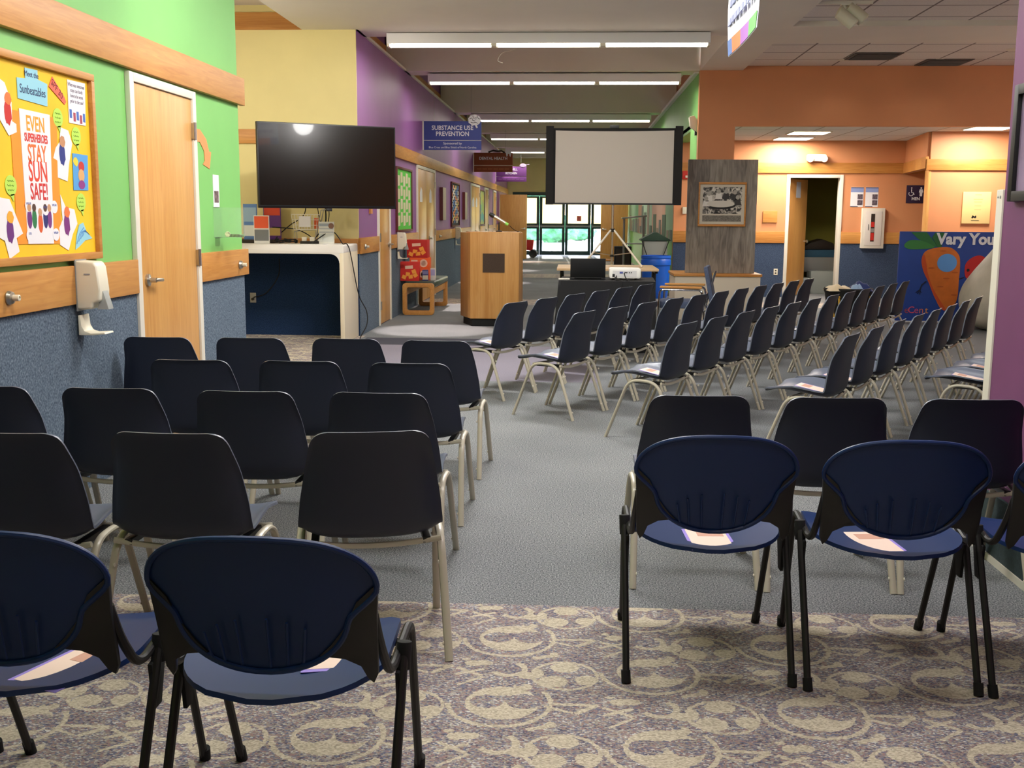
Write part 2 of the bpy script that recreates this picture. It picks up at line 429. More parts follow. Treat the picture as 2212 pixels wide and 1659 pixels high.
M['orangec'] = mat('orange_card', (232, 92, 36), .5)
M['cream'] = mat('cream_plastic', (226, 220, 200), .4)
M['grey'] = mat('grey_metal', (150, 150, 148), .4, .3)
M['glow'] = mat('lamp_tube', (255, 246, 228), .5, emit=11)
M['glowp'] = mat('lamp_panel', (255, 244, 226), .5, emit=9)
M['glass'] = mat('clear_plastic', (220, 240, 225), .03, trans=.0, alpha=.05)
M['pane'] = mat('window_glass', (235, 245, 240), .02, alpha=.08)

# ================================================================== THE SETTING
def struct(name, mb, m, parent=None, **k):
    o = mb.build(name, m, parent, **k)
    if not parent: st(o)
    return o
def B(*a): return MB().box(*a)
struct('floor', B(-5.2, 8.2, -2.2, 46, -.1, 0), M['floor'], smooth=0)

# --- left wall (green) with wainscot, rail and wood band
wl = struct('wall_left', B(-2.66, -2.5, -2.2, 8.08, 0, 3.47), M['green'], smooth=0)
m_ = B(-2.5, -2.486, -2.2, 6.04, 0, .955).box(-2.5, -2.486, 7.10, 8.07, 0, .955)
struct('wainscot', m_, M['wcarp'], wl, smooth=0)
m_ = B(-2.5, -2.466, -2.2, 6.04, .955, 1.145).box(-2.5, -2.466, 7.10, 8.13, .955, 1.145)
lab(struct('chair_rail', m_, M['wood'], wl, bevel=.004), 'oak chair rail')
lab(struct('wood_band', B(-2.5, -2.462, -2.2, 8.14, 2.195, 2.39), M['wood'], wl, bevel=.004), 'oak band above the door')

# --- alcove behind the counter
wb = struct('wall_alcove', MB().box(-5.1, -2.52, 12.6, 12.63, 0, 3.47).box(-5.1, -2.7, 12.63, 12.75, 0, 3.47).box(-5.1, -3.13, 12.6, 12.75, 3.66, 4.1), M['yellow'], smooth=0)
struct('wainscot', B(-5.0, -2.52, 12.585, 12.6, 0, .955), M['wcarp2'], wb, smooth=0)
lab(struct('chair_rail', B(-5.0, -2.52, 12.566, 12.6, .955, 1.13), M['woodx'], wb, bevel=.004), 'oak chair rail')
lab(struct('wood_band', B(-5.0, -3.2, 12.57, 12.6, 2.21, 2.37), M['woodx'], wb, bevel=.004), 'oak band beside the television')
lab(struct('wood_fascia', B(-5.0, -3.13, 12.58, 12.75, 3.47, 3.66), M['woodx'], wb, smooth=0), 'oak fascia under the raised ceiling')
struct('wall_alcove_left', B(-5.2, -5.0, 7.9, 12.75, 0, 4.1), M['yellow'], smooth=0)
struct('wall_alcove_near', B(-5.0, -2.66, 7.95, 8.08, 0, 4.1), M['yellow'], smooth=0)

# --- hall left wall (purple)
wh = struct('wall_hall_left', B(-2.7, -2.52, 12.63, 40, 0, 3.47), M['purple'], smooth=0)
HD = [(13.78, 14.68), (17.2, 19.4), (26.0, 28.4), (30.0, 31.2), (33.0, 34.2)]      # door spans in the hall wall
ws, rl = MB(), MB(); y0 = 12.6
for a, b in HD + [(40, 40)]:
    ws.box(-2.52, -2.506, y0, a, 0, .955); rl.box(-2.52, -2.486, y0, a, .955, 1.14); y0 = b
struct('wainscot', ws, M['wcarp'], wh, smooth=0)
lab(struct('chair_rail', rl, M['wood'], wh, bevel=.004), 'oak chair rail')
lab(struct('wood_band', B(-2.52, -2.482, 12.62, 40, 2.195, 2.37), M['wood'], wh, bevel=.004), 'oak band along the hall')
struct('ledge', B(-2.78, -2.49, 12.6, 40, 3.47, 3.5), M['white'], wh, smooth=0)
lab(struct('wood_fascia', B(-2.95, -2.78, 12.6, 40, 3.5, 3.82), M['wood'], wh, smooth=0), 'oak fascia above the ledge')
struct('wall_hall_left_upper', B(-3.0, -2.8, 12.6, 40, 3.82, 4.1), M['purple'], smooth=0)

# --- doors of the left walls
def side_door(n, X, ya, yb, top, handle_y, hinge_y, leaves=1, handle=True):
    d = struct('door_%d' % n, MB(), M['door']) if False else None
    o = bpy.data.objects.new('door_%d' % n, None); COL.objects.link(o); o.location = (X, (ya + yb) / 2, 0); st(o); o['category'] = 'door'
    w = (yb - ya) / 2; del o['category']
    f = MB().box(0, .03, -w, -w + .06, 0, top).box(0, .03, w - .06, w, 0, top).box(0, .03, -w + .06, w - .06, top - .05, top)
    lab(f.build('door_frame', M['white'], o, bevel=.004), 'white painted door frame')
    lw = (2 * w - .12) / leaves
    for k in range(leaves):
        a = -w + .06 + k * lw
        lf = B(0, .016, a + .003, a + lw - .003, .012, top - .053).build('door_leaf', M['door'], o, bevel=.002)
    if handle:
        hy = handle_y - (ya + yb) / 2
        h = MB().lathe([(0, 0), (.036, 0), (.036, .012), (.02, .016), (.014, .02), (.014, .055), (0, .056)], (.016, hy, 1.02), 20, 'X')
        h.tube([(.062, hy, 1.02), (.066, hy + .03, 1.02), (.064, hy + .11, 1.016), (.056, hy + .125, 1.016)], .0105, 10)
        lab(h.build('door_handle', M['steel'], o), 'steel lever handle')
    for z in (1.12, 1.93, .25):
        hy = hinge_y - (ya + yb) / 2
        MB().cyl((.034, hy, z - .055), (.034, hy, z + .055), .011, seg=10).box(.014, .034, hy - .02, hy + .02, z - .05, z + .05).build('hinge', M['steel'], o)
    return o
side_door(1, -2.5, 6.04, 7.10, 2.18, 6.20, 7.05)
side_door(2, -2.52, 13.78, 14.68, 2.17, 14.52, 13.84)
side_door(3, -2.52, 17.2, 19.4, 2.19, 18.6, 19.34, leaves=2)
side_door(4, -2.52, 26.0, 28.4, 2.17, 27.2, 28.3, leaves=2)
side_door(5, -2.52, 30.0, 31.2, 2.17, 30.2, 31.14)
side_door(6, -2.52, 33.0, 34.2, 2.17, 33.2, 34.14)
def open_leaf(n, x0, x1, Y, hx, top=2.1):
    o = bpy.data.objects.new('door_%d' % n, None); COL.objects.link(o); o.location = ((x0 + x1) / 2, Y, 0); st(o)
    w = (x1 - x0) / 2
    B(-w, w, 0, .045, .012, top).build('door_leaf', M['door'], o, bevel=.003)
    s = 1 if hx > 0 else -1
    h = MB().lathe([(0, 0), (.036, 0), (.036, -.012), (.014, -.02), (.014, -.055), (0, -.056)], (s * (w - .07), 0, 1.0), 16, 'Y')
    h.tube([(s * (w - .07), -.055, 1.0), (s * (w - .19), -.055, 1.0)], .011, 8)
    lab(h.build('door_handle', M['steel'], o), 'steel lever handle')
open_leaf(7, -2.5, -1.62, 36, 1)
open_leaf(8, .80, 1.68, 36, -1)

# --- far wall with the glazed entrance
GR = mat('dark_green_metal', (36, 66, 58), .45)
struct('wall_back', MB().box(-2.7, 1.75, 40, 40.2, 2.27, 4.1).box(-2.7, -2.32, 40, 40.2, 0, 2.27).box(1.5, 1.9, 40, 40.2, 0, 2.27), M['yellow'], smooth=0)
SH = mat('cream_blind', (250, 236, 180), .8)
SH.node_tree.nodes['Principled BSDF'].inputs['Transmission Weight'].default_value = 0
_nt = SH.node_tree; _tr = _nt.nodes.new('ShaderNodeBsdfTranslucent'); _tr.inputs[0].default_value = srgb(252, 240, 196)
_mx = _nt.nodes.new('ShaderNodeMixShader'); _mx.inputs[0].default_value = .65
_nt.links.new(_nt.nodes['Principled BSDF'].outputs[0], _mx.inputs[1]); _nt.links.new(_tr.outputs[0], _mx.inputs[2])
_nt.links.new(_mx.outputs[0], [n for n in _nt.nodes if n.type == 'OUTPUT_MATERIAL'][0].inputs[0])
struct('trim_1', MB().box(-2.32, 1.5, 39.97, 40.12, 2.14, 2.27).box(-2.32, -2.26, 39.97, 40.12, 0, 2.14).box(1.44, 1.5, 39.97, 40.12, 0, 2.14), GR, smooth=0)
for i, (a, b) in enumerate([(-2.25, -1.345), (-1.335, -.415), (-.405, .525), (.535, 1.44)]):
    o = bpy.data.objects.new('window_%d' % (i + 1), None); COL.objects.link(o); o.location = ((a + b) / 2, 40, 0); st(o)
    w = (b - a) / 2; s = .10
    f = MB().box(-w, -w + s, 0, .06, .01, 2.13).box(w - s, w, 0, .06, .01, 2.13).box(-w + s, w - s, 0, .06, .01, .16)
    f.box(-w + s, w - s, 0, .06, .96, 1.15).box(-w + s, w - s, 0, .06, 2.06, 2.13)
    lab(f.build('door_frame', GR, o, bevel=.004), 'dark green door frame')
    MB().tube([(-w + .04, -.02, 1.05), (w - .04, -.02, 1.05)], .03, 8).box(-w + .03, -w + .08, -.05, 0, 1.01, 1.09).box(w - .08, w - .03, -.05, 0, 1.01, 1.09).build('push_bar', M['grey'], o)
    B(-w + s, w - s, .028, .032, .16, .96).build('lower_pane', M['pane'], o, smooth=0)
    B(-w + s, w - s, .028, .032, 1.15, 2.06).build('upper_pane', M['pane'], o, smooth=0)
    lab(B(-w + s - .02, w - s + .02, .07, .075, 1.12, 2.1).build('blind', SH, o, smooth=0), 'cream blind behind the upper pane')
tag(B(.02, .18, 39.96, 39.975, 1.24, 1.42).build('notice', mat('pink_paper', (236, 110, 110), .7), smooth=0), 'small pink notice on the glazed door at the far end of the hall', 'notice')

# outdoors beyond the entrance
struct('ground', B(-30, 30, 46, 90, -.12, -.02), mat('concrete', (214, 214, 206), .9, noise=.08, nscale=1))
def bush(name, x, y, z, r, h, seed, label, grp):
    rnd = random.Random(seed); bm = bmesh.new()
    bmesh.ops.create_icosphere(bm, subdivisions=4, radius=1)
    for v in bm.verts:
        k = 1 + .22 * math.sin(v.co.x * 7 + seed) * math.sin(v.co.y * 6 + 2 * seed) * math.cos(v.co.z * 8 + seed) + rnd.uniform(-.07, .07)
        v.co = Vector((v.co.x * r * k, v.co.y * r * k, v.co.z * h / 2 * k + h / 2))
    me = bpy.data.meshes.new(name); bm.to_mesh(me); bm.free()
    me.materials.append(M['leaf']); o = bpy.data.objects.new(name, me); COL.objects.link(o); o.location = (x, y, z)
    return tag(o, label, 'shrub', grp)
M['leaf'] = mat('foliage', (112, 178, 120), .8, noise=.35, nscale=3)
bush('shrub', -2.7, 57, 0, 1.1, 1.9, 1, 'green shrub outdoors seen through the leftmost glazed door', 'shrubs outside the entrance')
bush('shrub', -1.2, 61, 0, 1.3, 1.5, 2, 'green shrub outdoors seen through the second glazed door from left', 'shrubs outside the entrance')
bush('shrub', .2, 66, 0, 1.0, 1.0, 3, 'low green shrub outdoors seen through the third glazed door', 'shrubs outside the entrance')
bush('shrub', 2.3, 56, 0, .9, 2.0, 4, 'green shrub outdoors seen beside the screen tripod', 'shrubs outside the entrance')
bush('tree', -6, 78, 0, 4.5, 8, 5, 'large green tree far outdoors left of the entrance', 'trees outside the entrance')['category'] = 'tree'
bush('tree', 5, 82, 0, 4.0, 8, 6, 'large green tree far outdoors right of the entrance', 'trees outside the entrance')['category'] = 'tree'

# --- hall right side: green bulkhead, column, orange walls
wr = struct('wall_hall_right', MB().box(1.73, 1.95, 16.25, 40, 2.70, 3.47).box(1.73, 1.95, 16.25, 17.2, 0, 2.70).box(1.73, 1.95, 36.2, 40, 0, 2.7), M['green'], smooth=0)
struct('ledge', B(1.67, 1.95, 16.26, 40, 3.45, 3.5), mat('ledge_white', (246, 246, 248), .5), wr, smooth=0)
struct('wall_hall_right_upper', B(1.97, 2.1, 16.6, 40, 3.5, 4.1), M['orange'], smooth=0)
struct('wall_mural_side', B(1.75, 1.95, 19.85, 36.2, 0, 2.70), M['green'], smooth=0)
wo = struct('wall_orange', MB().box(1.73, 8.0, 16.1, 16.25, 2.70, 3.55).box(1.73, 2.25, 16.1, 16.25, 0, 2.70), M['orange'], smooth=0)
wm = struct('wall_restroom', MB().box(1.73, 3.72, 19.7, 19.85, 0, 2.74).box(4.64, 8, 19.7, 19.85, 0, 2.74).box(3.72, 4.64, 19.7, 19.85, 2.12, 2.74), M['orange'], smooth=0)
struct('wainscot', MB().box(1.73, 3.69, 19.686, 19.7, 0, .96).box(4.67, 8, 19.686, 19.7, 0, .96), wall_carpet('slate_wall_carpet', (48, 58, 78), (62, 76, 100), (80, 94, 118)), wm, smooth=0)
lab(struct('chair_rail', MB().box(1.72, 3.69, 19.666, 19.7, .96, 1.16).box(4.67, 8, 19.666, 19.7, .96, 1.16), M['woodx'], wm, bevel=.004), 'oak chair rail')
lab(struct('wood_band', B(1.72, 8, 19.666, 19.7, 2.18, 2.36), M['woodx'], wm, bevel=.004), 'oak band above the restroom door')
wp = struct('wall_bump', MB().box(5.49, 8.0, 17.6, 17.75, 0, 2.74), M['orange'], smooth=0)
_a = math.atan2(2.1, .27)
up_ = MB(); L_ = math.hypot(2.1, .27)
up_.obox((5.45 + .135 + .04, 17.65 + 1.05, 2.46), (L_, .08, .56), _a); struct('bulkhead', up_, M['orange'], wp, smooth=0)
up_ = MB(); up_.obox((5.45 + .135 - .01, 17.6 + 1.05, 2.27), (L_ + .02, .05, .18), _a)
lab(struct('wood_band', up_.box(5.43, 8, 17.566, 17.6, 2.15, 2.32), M['woodx'], wp, bevel=.003), 'oak band on the bulkhead')
lab(struct('corner_post', B(5.47, 5.51, 17.59, 17.76, 0, 2.15), M['door'], wp, bevel=.003), 'oak corner post')
struct('chair_rail', B(5.45, 8, 17.566, 17.6, .96, 1.15), M['woodx'], wp, bevel=.004)
struct('wainscot', B(5.45, 8, 17.586, 17.6, 0, .96), M['wcarp'], wp, smooth=0)
# restroom-side door, opened into a small dark room
o = bpy.data.objects.new('door_9', None); COL.objects.link(o); o.location = (4.18, 19.7, 0); st(o)
lab(MB().box(-.49, -.43, -.02, .15, 0, 2.155).box(.43, .49, -.02, .15, 0, 2.155).box(-.43, .43, -.02, .15, 2.10, 2.155).build('door_frame', M['white'], o, bevel=.004), 'white painted door frame')
lf = MB(); lf.obox((.40, 0, 1.05), (.82, .042, 2.08)); lo = lf.build('door_leaf', M['door'], o, loc=(-.42, .12, 0), rotz=math.radians(56))
lo.location = (-.43, .13, 0)
kn = MB().lathe([(0, 0), (.012, 0), (.012, -.04), (.03, -.05), (.034, -.07), (.02, -.085), (0, -.088)], (.74, -.02, .98), 14, 'Y').build('door_knob', M['steel'], lo)
struct('wall_cot_room', MB().box(2.9, 5.4, 22.3, 22.4, 0, 2.74).box(2.8, 2.9, 19.85, 22.4, 0, 2.74).box(5.3, 5.4, 19.85, 22.4, 0, 2.74), M['olive'], smooth=0)
struct('wall_right', B(8.0, 8.2, -2.2, 19.9, 0, 3.6), M['orange'], smooth=0)
struct('wall_near', B(-2.66, 8.2, -2.3, -2.2, 0, 3.6), M['yellow'], smooth=0)
# --- purple partition on the right
wv = struct('wall_partition', B(1.74, 1.9, -2.2, 4.6, 0, 3.47), M['plum'], smooth=0)
lab(struct('corner_guard', B(1.732, 1.76, 4.6, 4.665, 0, 1.52), M['white'], wv, bevel=.004), 'tall white panel edge at the end of the purple wall')
MB().lathe([(0, 0), (.006, 0), (.006, -.003), (0, -.004)], (1.733, 4.62, 1.49), 8, 'X').lathe([(0, 0), (.004, 0), (.004, -.003), (0, -.004)], (1.733, 4.645, 1.49), 8, 'X').build('screw', M['grey'], wv)
struct('wainscot', B(1.728, 1.74, -2.2, 4.6, .03, .28), mat('teal_wall_carpet', (40, 58, 62), .9, noise=.2, nscale=90), wv, smooth=0)
struct('baseboard_partition', B(1.722, 1.74, -2.2, 4.6, 0, .03), M['white'], smooth=0)

# --- ceilings
ce = struct('ceiling', MB().box(-3.13, 2.33, -2.2, 13.1, 3.47, 3.56).box(2.33, 8.2, 12.5, 13.66, 3.47, 3.56)
            .box(1.73, 2.33, 13.1, 16.1, 3.47, 4.05), M['ceil'], smooth=0)
for y in (16.12, 22.5, 27.8, 33.6, 39.4):
    struct('beam', B(-2.78, 1.96 if y > 17 else 1.73, y, y + .5, 3.47, 4.05), M['ceil'], ce, smooth=0)
struct('beam', B(-2.78, 1.73, 13.04, 13.1, 3.5, 4.05), M['ceil'], ce, smooth=0)
struct('ceiling_coffer', B(-3.0, 2.33, 13.05, 40.2, 4.05, 4.15), M['ceil'], smooth=0)
struct('ceiling_raised', B(-5.2, -3.13, 7.9, 12.76, 3.74, 3.82), mat('raised_tile', (214, 208, 204), .8), smooth=0)
struct('ceiling_raised_side', MB().box(-3.13, -3.05, 7.9, 12.6, 3.5, 3.82), M['ceil'], smooth=0)
struct('ceiling_tile', MB().box(2.30, 8.2, 13.6, 16.1, 3.53, 3.6).box(2.30, 8.2, -2.2, 12.6, 3.53, 3.6), M['tile'], smooth=0)
struct('ceiling_low', B(1.73, 8.2, 16.25, 19.7, 2.74, 2.8), M['tile2'], smooth=0)
struct('ceiling_cot_room', B(2.8, 5.4, 19.7, 22.4, 2.74, 2.8), M['white'], smooth=0)
# ceiling air grilles and speaker
GRL = mat('grille_grey', (96, 88, 84), .8)
def grille(x, y, lbl):
    g = T('ceiling_vent', lbl, 'vent', (x, y, 3.53), 0, 'ceiling vents')
    B(-.31, .31, -.31, .31, -.012, -.002).build('frame', GRL, g, bevel=.002)
    s = MB()
    for k in range(9): s.obox((0, -.24 + k * .06, -.016), (.54, .03, .004), 0, .5)
    s.build('slats', mat('grille_slat', (130, 122, 118), .7) if 'gsl' not in M else M['gsl'], g)
grille(3.9, 15.15, 'square grey ceiling vent between the downlights, nearer the left')
grille(5.0, 15.72, 'square dark ceiling vent touching the orange wall')
def downlight(x, y, lbl, e=5):
    t = T('downlight', lbl, 'light', (x, y, 3.53), 0, 'recessed downlights in the tile ceiling')
    MB().lathe([(.085, -.006), (.105, -.006), (.108, 0), (.085, 0)], (0, 0, 0), 24).build('trim_ring', M['white'], t)
    MB().lathe([(.0, -.001), (.05, -.001), (.052, -.004), (.0, -.004)], (0, 0, -.001), 20).build('lamp', M['glowp'], t)
    lamp('lamp_light', 'SPOT', (0, 0, -.02), e, WARM, target=None, parent=t, spot_size=2.2, spot_blend=.6, shadow_soft_size=.05)
downlight(3.70, 13.95, 'round recessed downlight, left one of the nearer pair in the tile ceiling')
downlight(4.90, 13.95, 'round recessed downlight, right one of the nearer pair in the tile ceiling')
downlight(3.62, 15.5, 'round recessed downlight, left one of the pair close to the orange wall')
downlight(4.85, 15.5, 'round recessed downlight, right one of the pair close to the orange wall')
t = T('ceiling_speaker', 'round white speaker in the tile ceiling beside the purple partition', 'speaker', (5.55, 14.6, 3.53))
MB().lathe([(0, -.006), (.13, -.006), (.15, 0)], (0, 0, 0), 24).build('grille', M['white'], t)
def troffer(x, y, lbl, e):
    t = T('ceiling_panel_light', lbl, 'light', (x, y, 2.74), 0, 'lit panels in the low ceiling')
    B(-.31, .31, -.31, .31, -.01, -.002).build('frame', M['white'], t, bevel=.002)
    B(-.28, .28, -.28, .28, -.014, -.011).build('diffuser', M['glowp'], t, smooth=0)
    lamp('panel_glow', 'AREA', (0, 0, -.03), e, (1, .91, .80), parent=t, shape='RECTANGLE', size=.56, size_y=.56)
troffer(3.66, 19.15, 'lit ceiling panel closest to the restroom door wall', 62)
troffer(3.66, 17.9, 'lit ceiling panel just in front of the one by the restroom door', 62)
troffer(6.1, 16.9, 'lit ceiling panel above the cream plaque on the right', 58)

# --- hanging fluorescent fixtures of the hall
mat_white = mat('housing_white', (244, 244, 246), .4)
def fixture(y, z0, lbl, e):
    t = T('fluorescent_fixture', lbl, 'light', (-.36, y, z0 - .004), 0, 'fluorescent fixtures under the hall beams')
    hw = 1.84
    lab(MB().prism([(-.085, .03), (.085, .03), (.09, .145), (-.09, .145)], -hw, hw, 'YZ').build('housing', mat_white, t, bevel=.004), 'long white metal housing')
    for k in range(3):
        a = -hw + .03 + k * 1.24
        MB().tube([(a, -.055, .018), (a + 1.16, -.055, .018)], .013, 10).build('tube', M['glow'], t)
        MB().tube([(a, .055, .018), (a + 1.16, .055, .018)], .013, 10).build('tube', M['glow'], t)
        if k: MB().box(a - .07, a - .01, -.07, .07, 0, .045).build('lamp_holder', M['cream'], t)
    for s in (-1, 1): MB().box(s * hw - (.03 if s > 0 else 0), s * hw + (0 if s > 0 else .03), -.075, .075, -.002, .05).build('end_cap', M['cream'], t, bevel=.006)
    lamp('tube_glow', 'AREA', (0, 0, -.02), e, (1, .95, .86), parent=t, shape='RECTANGLE', size=3.5, size_y=.1)
for y, z, l, e in [(12.87, 3.32, 'long white fluorescent fixture nearest the television, the largest', 42), (16.36, 3.31, 'long white fluorescent fixture, second from the front with a cord hanging by it', 40),
                   (22.75, 3.31, 'long white fluorescent fixture, third down the hall behind the sign with the brain', 50),
                   (28.05, 3.31, 'fluorescent fixture fourth down the hall above the brown dental sign', 55), (33.85, 3.31, 'fluorescent fixture farthest down the hall', 60)]:
    fixture(y, z, l, e)
tag(MB().tube(smoothpath([(-.86, 14.0, 4.04), (-.90, 14.0, 3.6), (-.78, 13.8, 3.44), (-.92, 13.6, 3.36), (-.98, 13.6, 3.27), (-.92, 13.6, 3.24)], 6), .004, 6).build('hanging_string', M['white']), 'thin white string dangling between the two nearest fluorescent fixtures', 'string')
# spots that wash the purple wall, each at a beam
for y, l in [(13.3, 'nearest the television'), (16.75, 'second along the purple wall'), (23.1, 'third along the purple wall'), (28.4, 'fourth along the purple wall'), (34.2, 'farthest along the purple wall')]:
    t = T('wall_washer', 'small white spotlight above the purple wall, ' + l, 'light', (-2.18, y, 3.85), 0, 'spotlights washing the purple wall')
    MB().cyl((0, 0, .15), (0, 0, .06), .012).build('stem', M['white'], t)
    MB().cyl((.03, 0, .08), (-.03, 0, -.08), .05, .055).build('shade', M['white'], t)
    lamp('washer_light', 'SPOT', (-.02, 0, -.1), 1000, (1, .86, .80), target=None, parent=t, spot_size=math.radians(25), spot_blend=.45, shadow_soft_size=.03).rotation_euler = (0, math.radians(-7), 0)
# spots washing the green wall (outside the frame) on the track
for (x, y, z, tx, ty, tz, e) in [(-.9, 5.6, 3.4, -2.5, 7.2, 1.9, 120), (-.9, 3.6, 3.4, -2.5, 4.9, 1.4, 95), (-.8, 9.0, 3.4, -3.0, 12.6, 2.0, 220), (.2, 7.4, 3.4, 3.4, 9.6, .4, 60), (.9, 2.2, 3.4, 1.74, 4.0, 1.4, 14)]:
    lamp('track_spot', 'SPOT', (x, y, z), e, (1, .93, .80), target=(tx, ty, tz), spot_size=math.radians(62), spot_blend=.9, shadow_soft_size=.06)
# green column lamp
lamp('column_spot', 'SPOT', (1.2, 16.9, 3.4), 60, (1, .9, .7), target=(1.74, 16.9, 1.7), spot_size=math.radians(70), spot_blend=.8, shadow_soft_size=.05)

# ================================================================== STACKING SHELL CHAIRS
def shell_mesh():
    prof = smoothpath([(.0, .240, .394), (.0, .225, .405), (.0, .17, .411), (.0, .08, .404), (.0, -.02, .393), (.0, -.08, .387), (.0, -.122, .389),
                       (.0, -.150, .420), (.0, -.162, .50), (.0, -.177, .60), (.0, -.194, .685), (.0, -.2075, .735), (.0, -.2095, .744)], 4)
    n = len(prof); L = [0]
    for i in range(1, n): L.append(L[-1] + (prof[i] - prof[i - 1]).length)
    tot = L[-1]
    def hw(s, rounded=True):         # half width along the profile length
        key = [(0, .205), (.10, .212), (.20, .218), (.36, .228), (.42, .228), (.50, .220), (.62, .200), (tot, .178)]
        for (a, wa), (b, wb_) in zip(key, key[1:]):
            if s <= b:
                t = (s - a) / (b - a); t = t * t * (3 - 2 * t) if b < .5 else t; w = wa + (wb_ - wa) * t; break
        r = .05
        for d in (s, tot - s):
            if d < r and rounded: w = w - r + math.sqrt(max(0, r * r - (r - d) ** 2))
        return max(w, .02)
    U = [-1, -.985, -.955, -.915, -.86, -.74, -.58, -.38, -.18, 0, .18, .38, .58, .74, .86, .915, .955, .985, 1]
    rows = []; orows = []
    for i, p in enumerate(prof):
        t = (prof[min(i + 1, n - 1)] - prof[max(i - 1, 0)]).normalized()
        nrm = Vector((0, -t.z, t.y))            # toward the sitter
        if nrm.z < 0 and i < n // 2: nrm = -nrm
        nrm = Vector((0, -t.z, t.y)); 
        # profile runs front -> back -> up; the sitter's side is up on the seat and forward on the back
        if nrm.dot(Vector((0, .6, .6))) < 0: nrm = -nrm
        s = L[i]; w = hw(s)
        mid = max(0, min(1, (s - .05) / .12)); curl = (.010 + .026 * mid) if s < .42 else (.036 + .004 * math.sin(min(1, (s - .42) / .3) * PI) - .006 * (s - .42) / (tot - .42))
        top = max(0, min(1, (tot - s) / .16)); top = top * top * (3 - 2 * top); curl *= .12 + .88 * top
        dish = .012
        row = []; orow = []
        wf = hw(s, False)
        for u in U:
            xf = min(1, abs(u) * w / wf)
            k = xf ** 5 * curl + xf * xf * dish
            lip = -.006 * max(0, (xf - .95) / .05) - .004 * max(0, 1 - (tot - s) / .012)
            row.append(Vector((u * w, p.y, p.z)) + nrm * (k + lip))
            orow.append(Vector((u * (w + .0015), p.y, p.z)) + nrm * (k + lip - .008) + (Vector((0, -.001, .001)) if i == n - 1 else Vector((0, 0, 0))))
        rows.append(row); orows.append(orow)
    mb = MB(); nu = len(U)
    mb.mat(1).grid(rows).mat(0).grid(orows).mat(1)
    off = n * nu
    loop = [k for k in range(nu)] + [i * nu + nu - 1 for i in range(1, n)] + [(n - 1) * nu + k for k in range(nu - 2, -1, -1)] + [i * nu for i in range(n - 2, 0, -1)]
    for a, b in zip(loop, loop[1:] + loop[:1]):
        mb.f.append((a, b, b + off, a + off)); mb.mi.append(1)
    return mb
def side_frame(s):
    x0, x1 = .224 * s, .238 * s
    pts = fillet([(x1, .245, 0), (x0, .095, .385), (x0, -.10, .378), (x1, -.240, 0)], .075, 6)
    return MB().tube(pts, .012, 10, flat=(.0135, .010), up=(1, 0, 0))
def make_shell_chair():
    t = T('stacking_chair', '', 'chair')
    # navy outer face; the inner face and the rim are a lighter slate
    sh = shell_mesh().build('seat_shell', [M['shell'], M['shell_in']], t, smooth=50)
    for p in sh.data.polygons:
        if p.material_index == 0 and abs(p.normal.x) > .75 and abs(p.center.x) > .14: p.material_index = 1  # sideways outer faces turn slate: a light-catching strip put into the colour
    for s in (-1, 1):
        o = side_frame(s).build('side_frame', M['leg'], t)
        for y0_, z0_ in ((.125, .315), (.225, .055), (-.15, .30), (-.225, .055)):
            d = MB().lathe([(0, -.004), (.0055, -.003), (.007, 0)], (s * (.224 + .014 * (1 - z0_ / .38)) - s * .0135, y0_ * 1.0, z0_), 8, 'X')
            d.build('rivet', M['white'], o)
    bar = MB()
    bar.tube(smoothpath([(-.224, -.125, .374), (-.18, -.12, .366), (-.08, -.112, .354), (0, -.11, .351), (.08, -.112, .354), (.18, -.12, .366), (.224, -.125, .374)], 4), .009, 8, flat=(.010, .007), up=(0, 0, 1))
    bar.build('rear_crossbar', M['leg'], t)
    MB().tube(smoothpath([(-.224, .09, .375), (-.1, .08, .372), (0, .08, .371), (.1, .08, .372), (.224, .09, .375)], 4), .009, 8, flat=(.010, .007), up=(0, 0, 1)).build('front_crossbar', M['leg'], t)
    for s in (-1, 1):
        lab(MB().box(s * .1775 - .0125, s * .1775 + .0125, -.125, .09, .358, .378).build('shell_bracket', M['black'], t, bevel=.002), 'black bracket under the shell')
    return t
ORD = ['first', 'second', 'third', 'fourth', 'fifth', 'sixth', 'seventh', 'eighth', 'ninth', 'tenth', 'eleventh', 'twelfth']
proto = make_shell_chair(); used = [False]
def chair(x, y, rz, label, group):
    if not used[0]:
        used[0] = True; proto.location = (x, y, 0); proto.rotation_euler = (0, 0, rz); proto['label'] = label; proto['group'] = group; return proto
    return dup(proto, (x, y, 0), rz, label, group)
R = math.radians
# left block: four rows that face the counter
GL = 'navy shell chairs in the left block'
LROWS = [('left block front row', [(-2.255, 5.92, 0), (-1.75, 5.94, 0), (-1.225, 5.96, -1), (-.725, 5.92, -3)]),
         ('second row, left block', [(-1.755, 5.03, 0), (-1.25, 5.04, 0), (-.738, 5.02, -1)]),
         ('third row, left block', [(-2.275, 4.20, 0), (-1.775, 4.20, 0), (-1.24, 4.18, 0), (-.73, 4.19, -1)]),
         ('row just behind... ', [])]
for rn, lst in LROWS[:3]:
    n = len(lst)
    for i, (x, y, a) in enumerate(lst):
        who = 'leftmost' if i == 0 else 'rightmost by the aisle' if i == n - 1 else ORD[i] + ' from left'
        chair(x, y, R(a), 'navy shell chair in the %s, %s' % (rn, who), GL)
for i, (x, y, a) in enumerate([(-1.725, 3.34, -1), (-1.225, 3.38, -2), (-.665, 3.45, 12)]):
    chair(x, y, R(a), 'navy shell chair just ahead of the left blue chairs, ' + ['cut by the frame edge', 'middle one', 'turned slightly, beside the aisle'][i], GL)
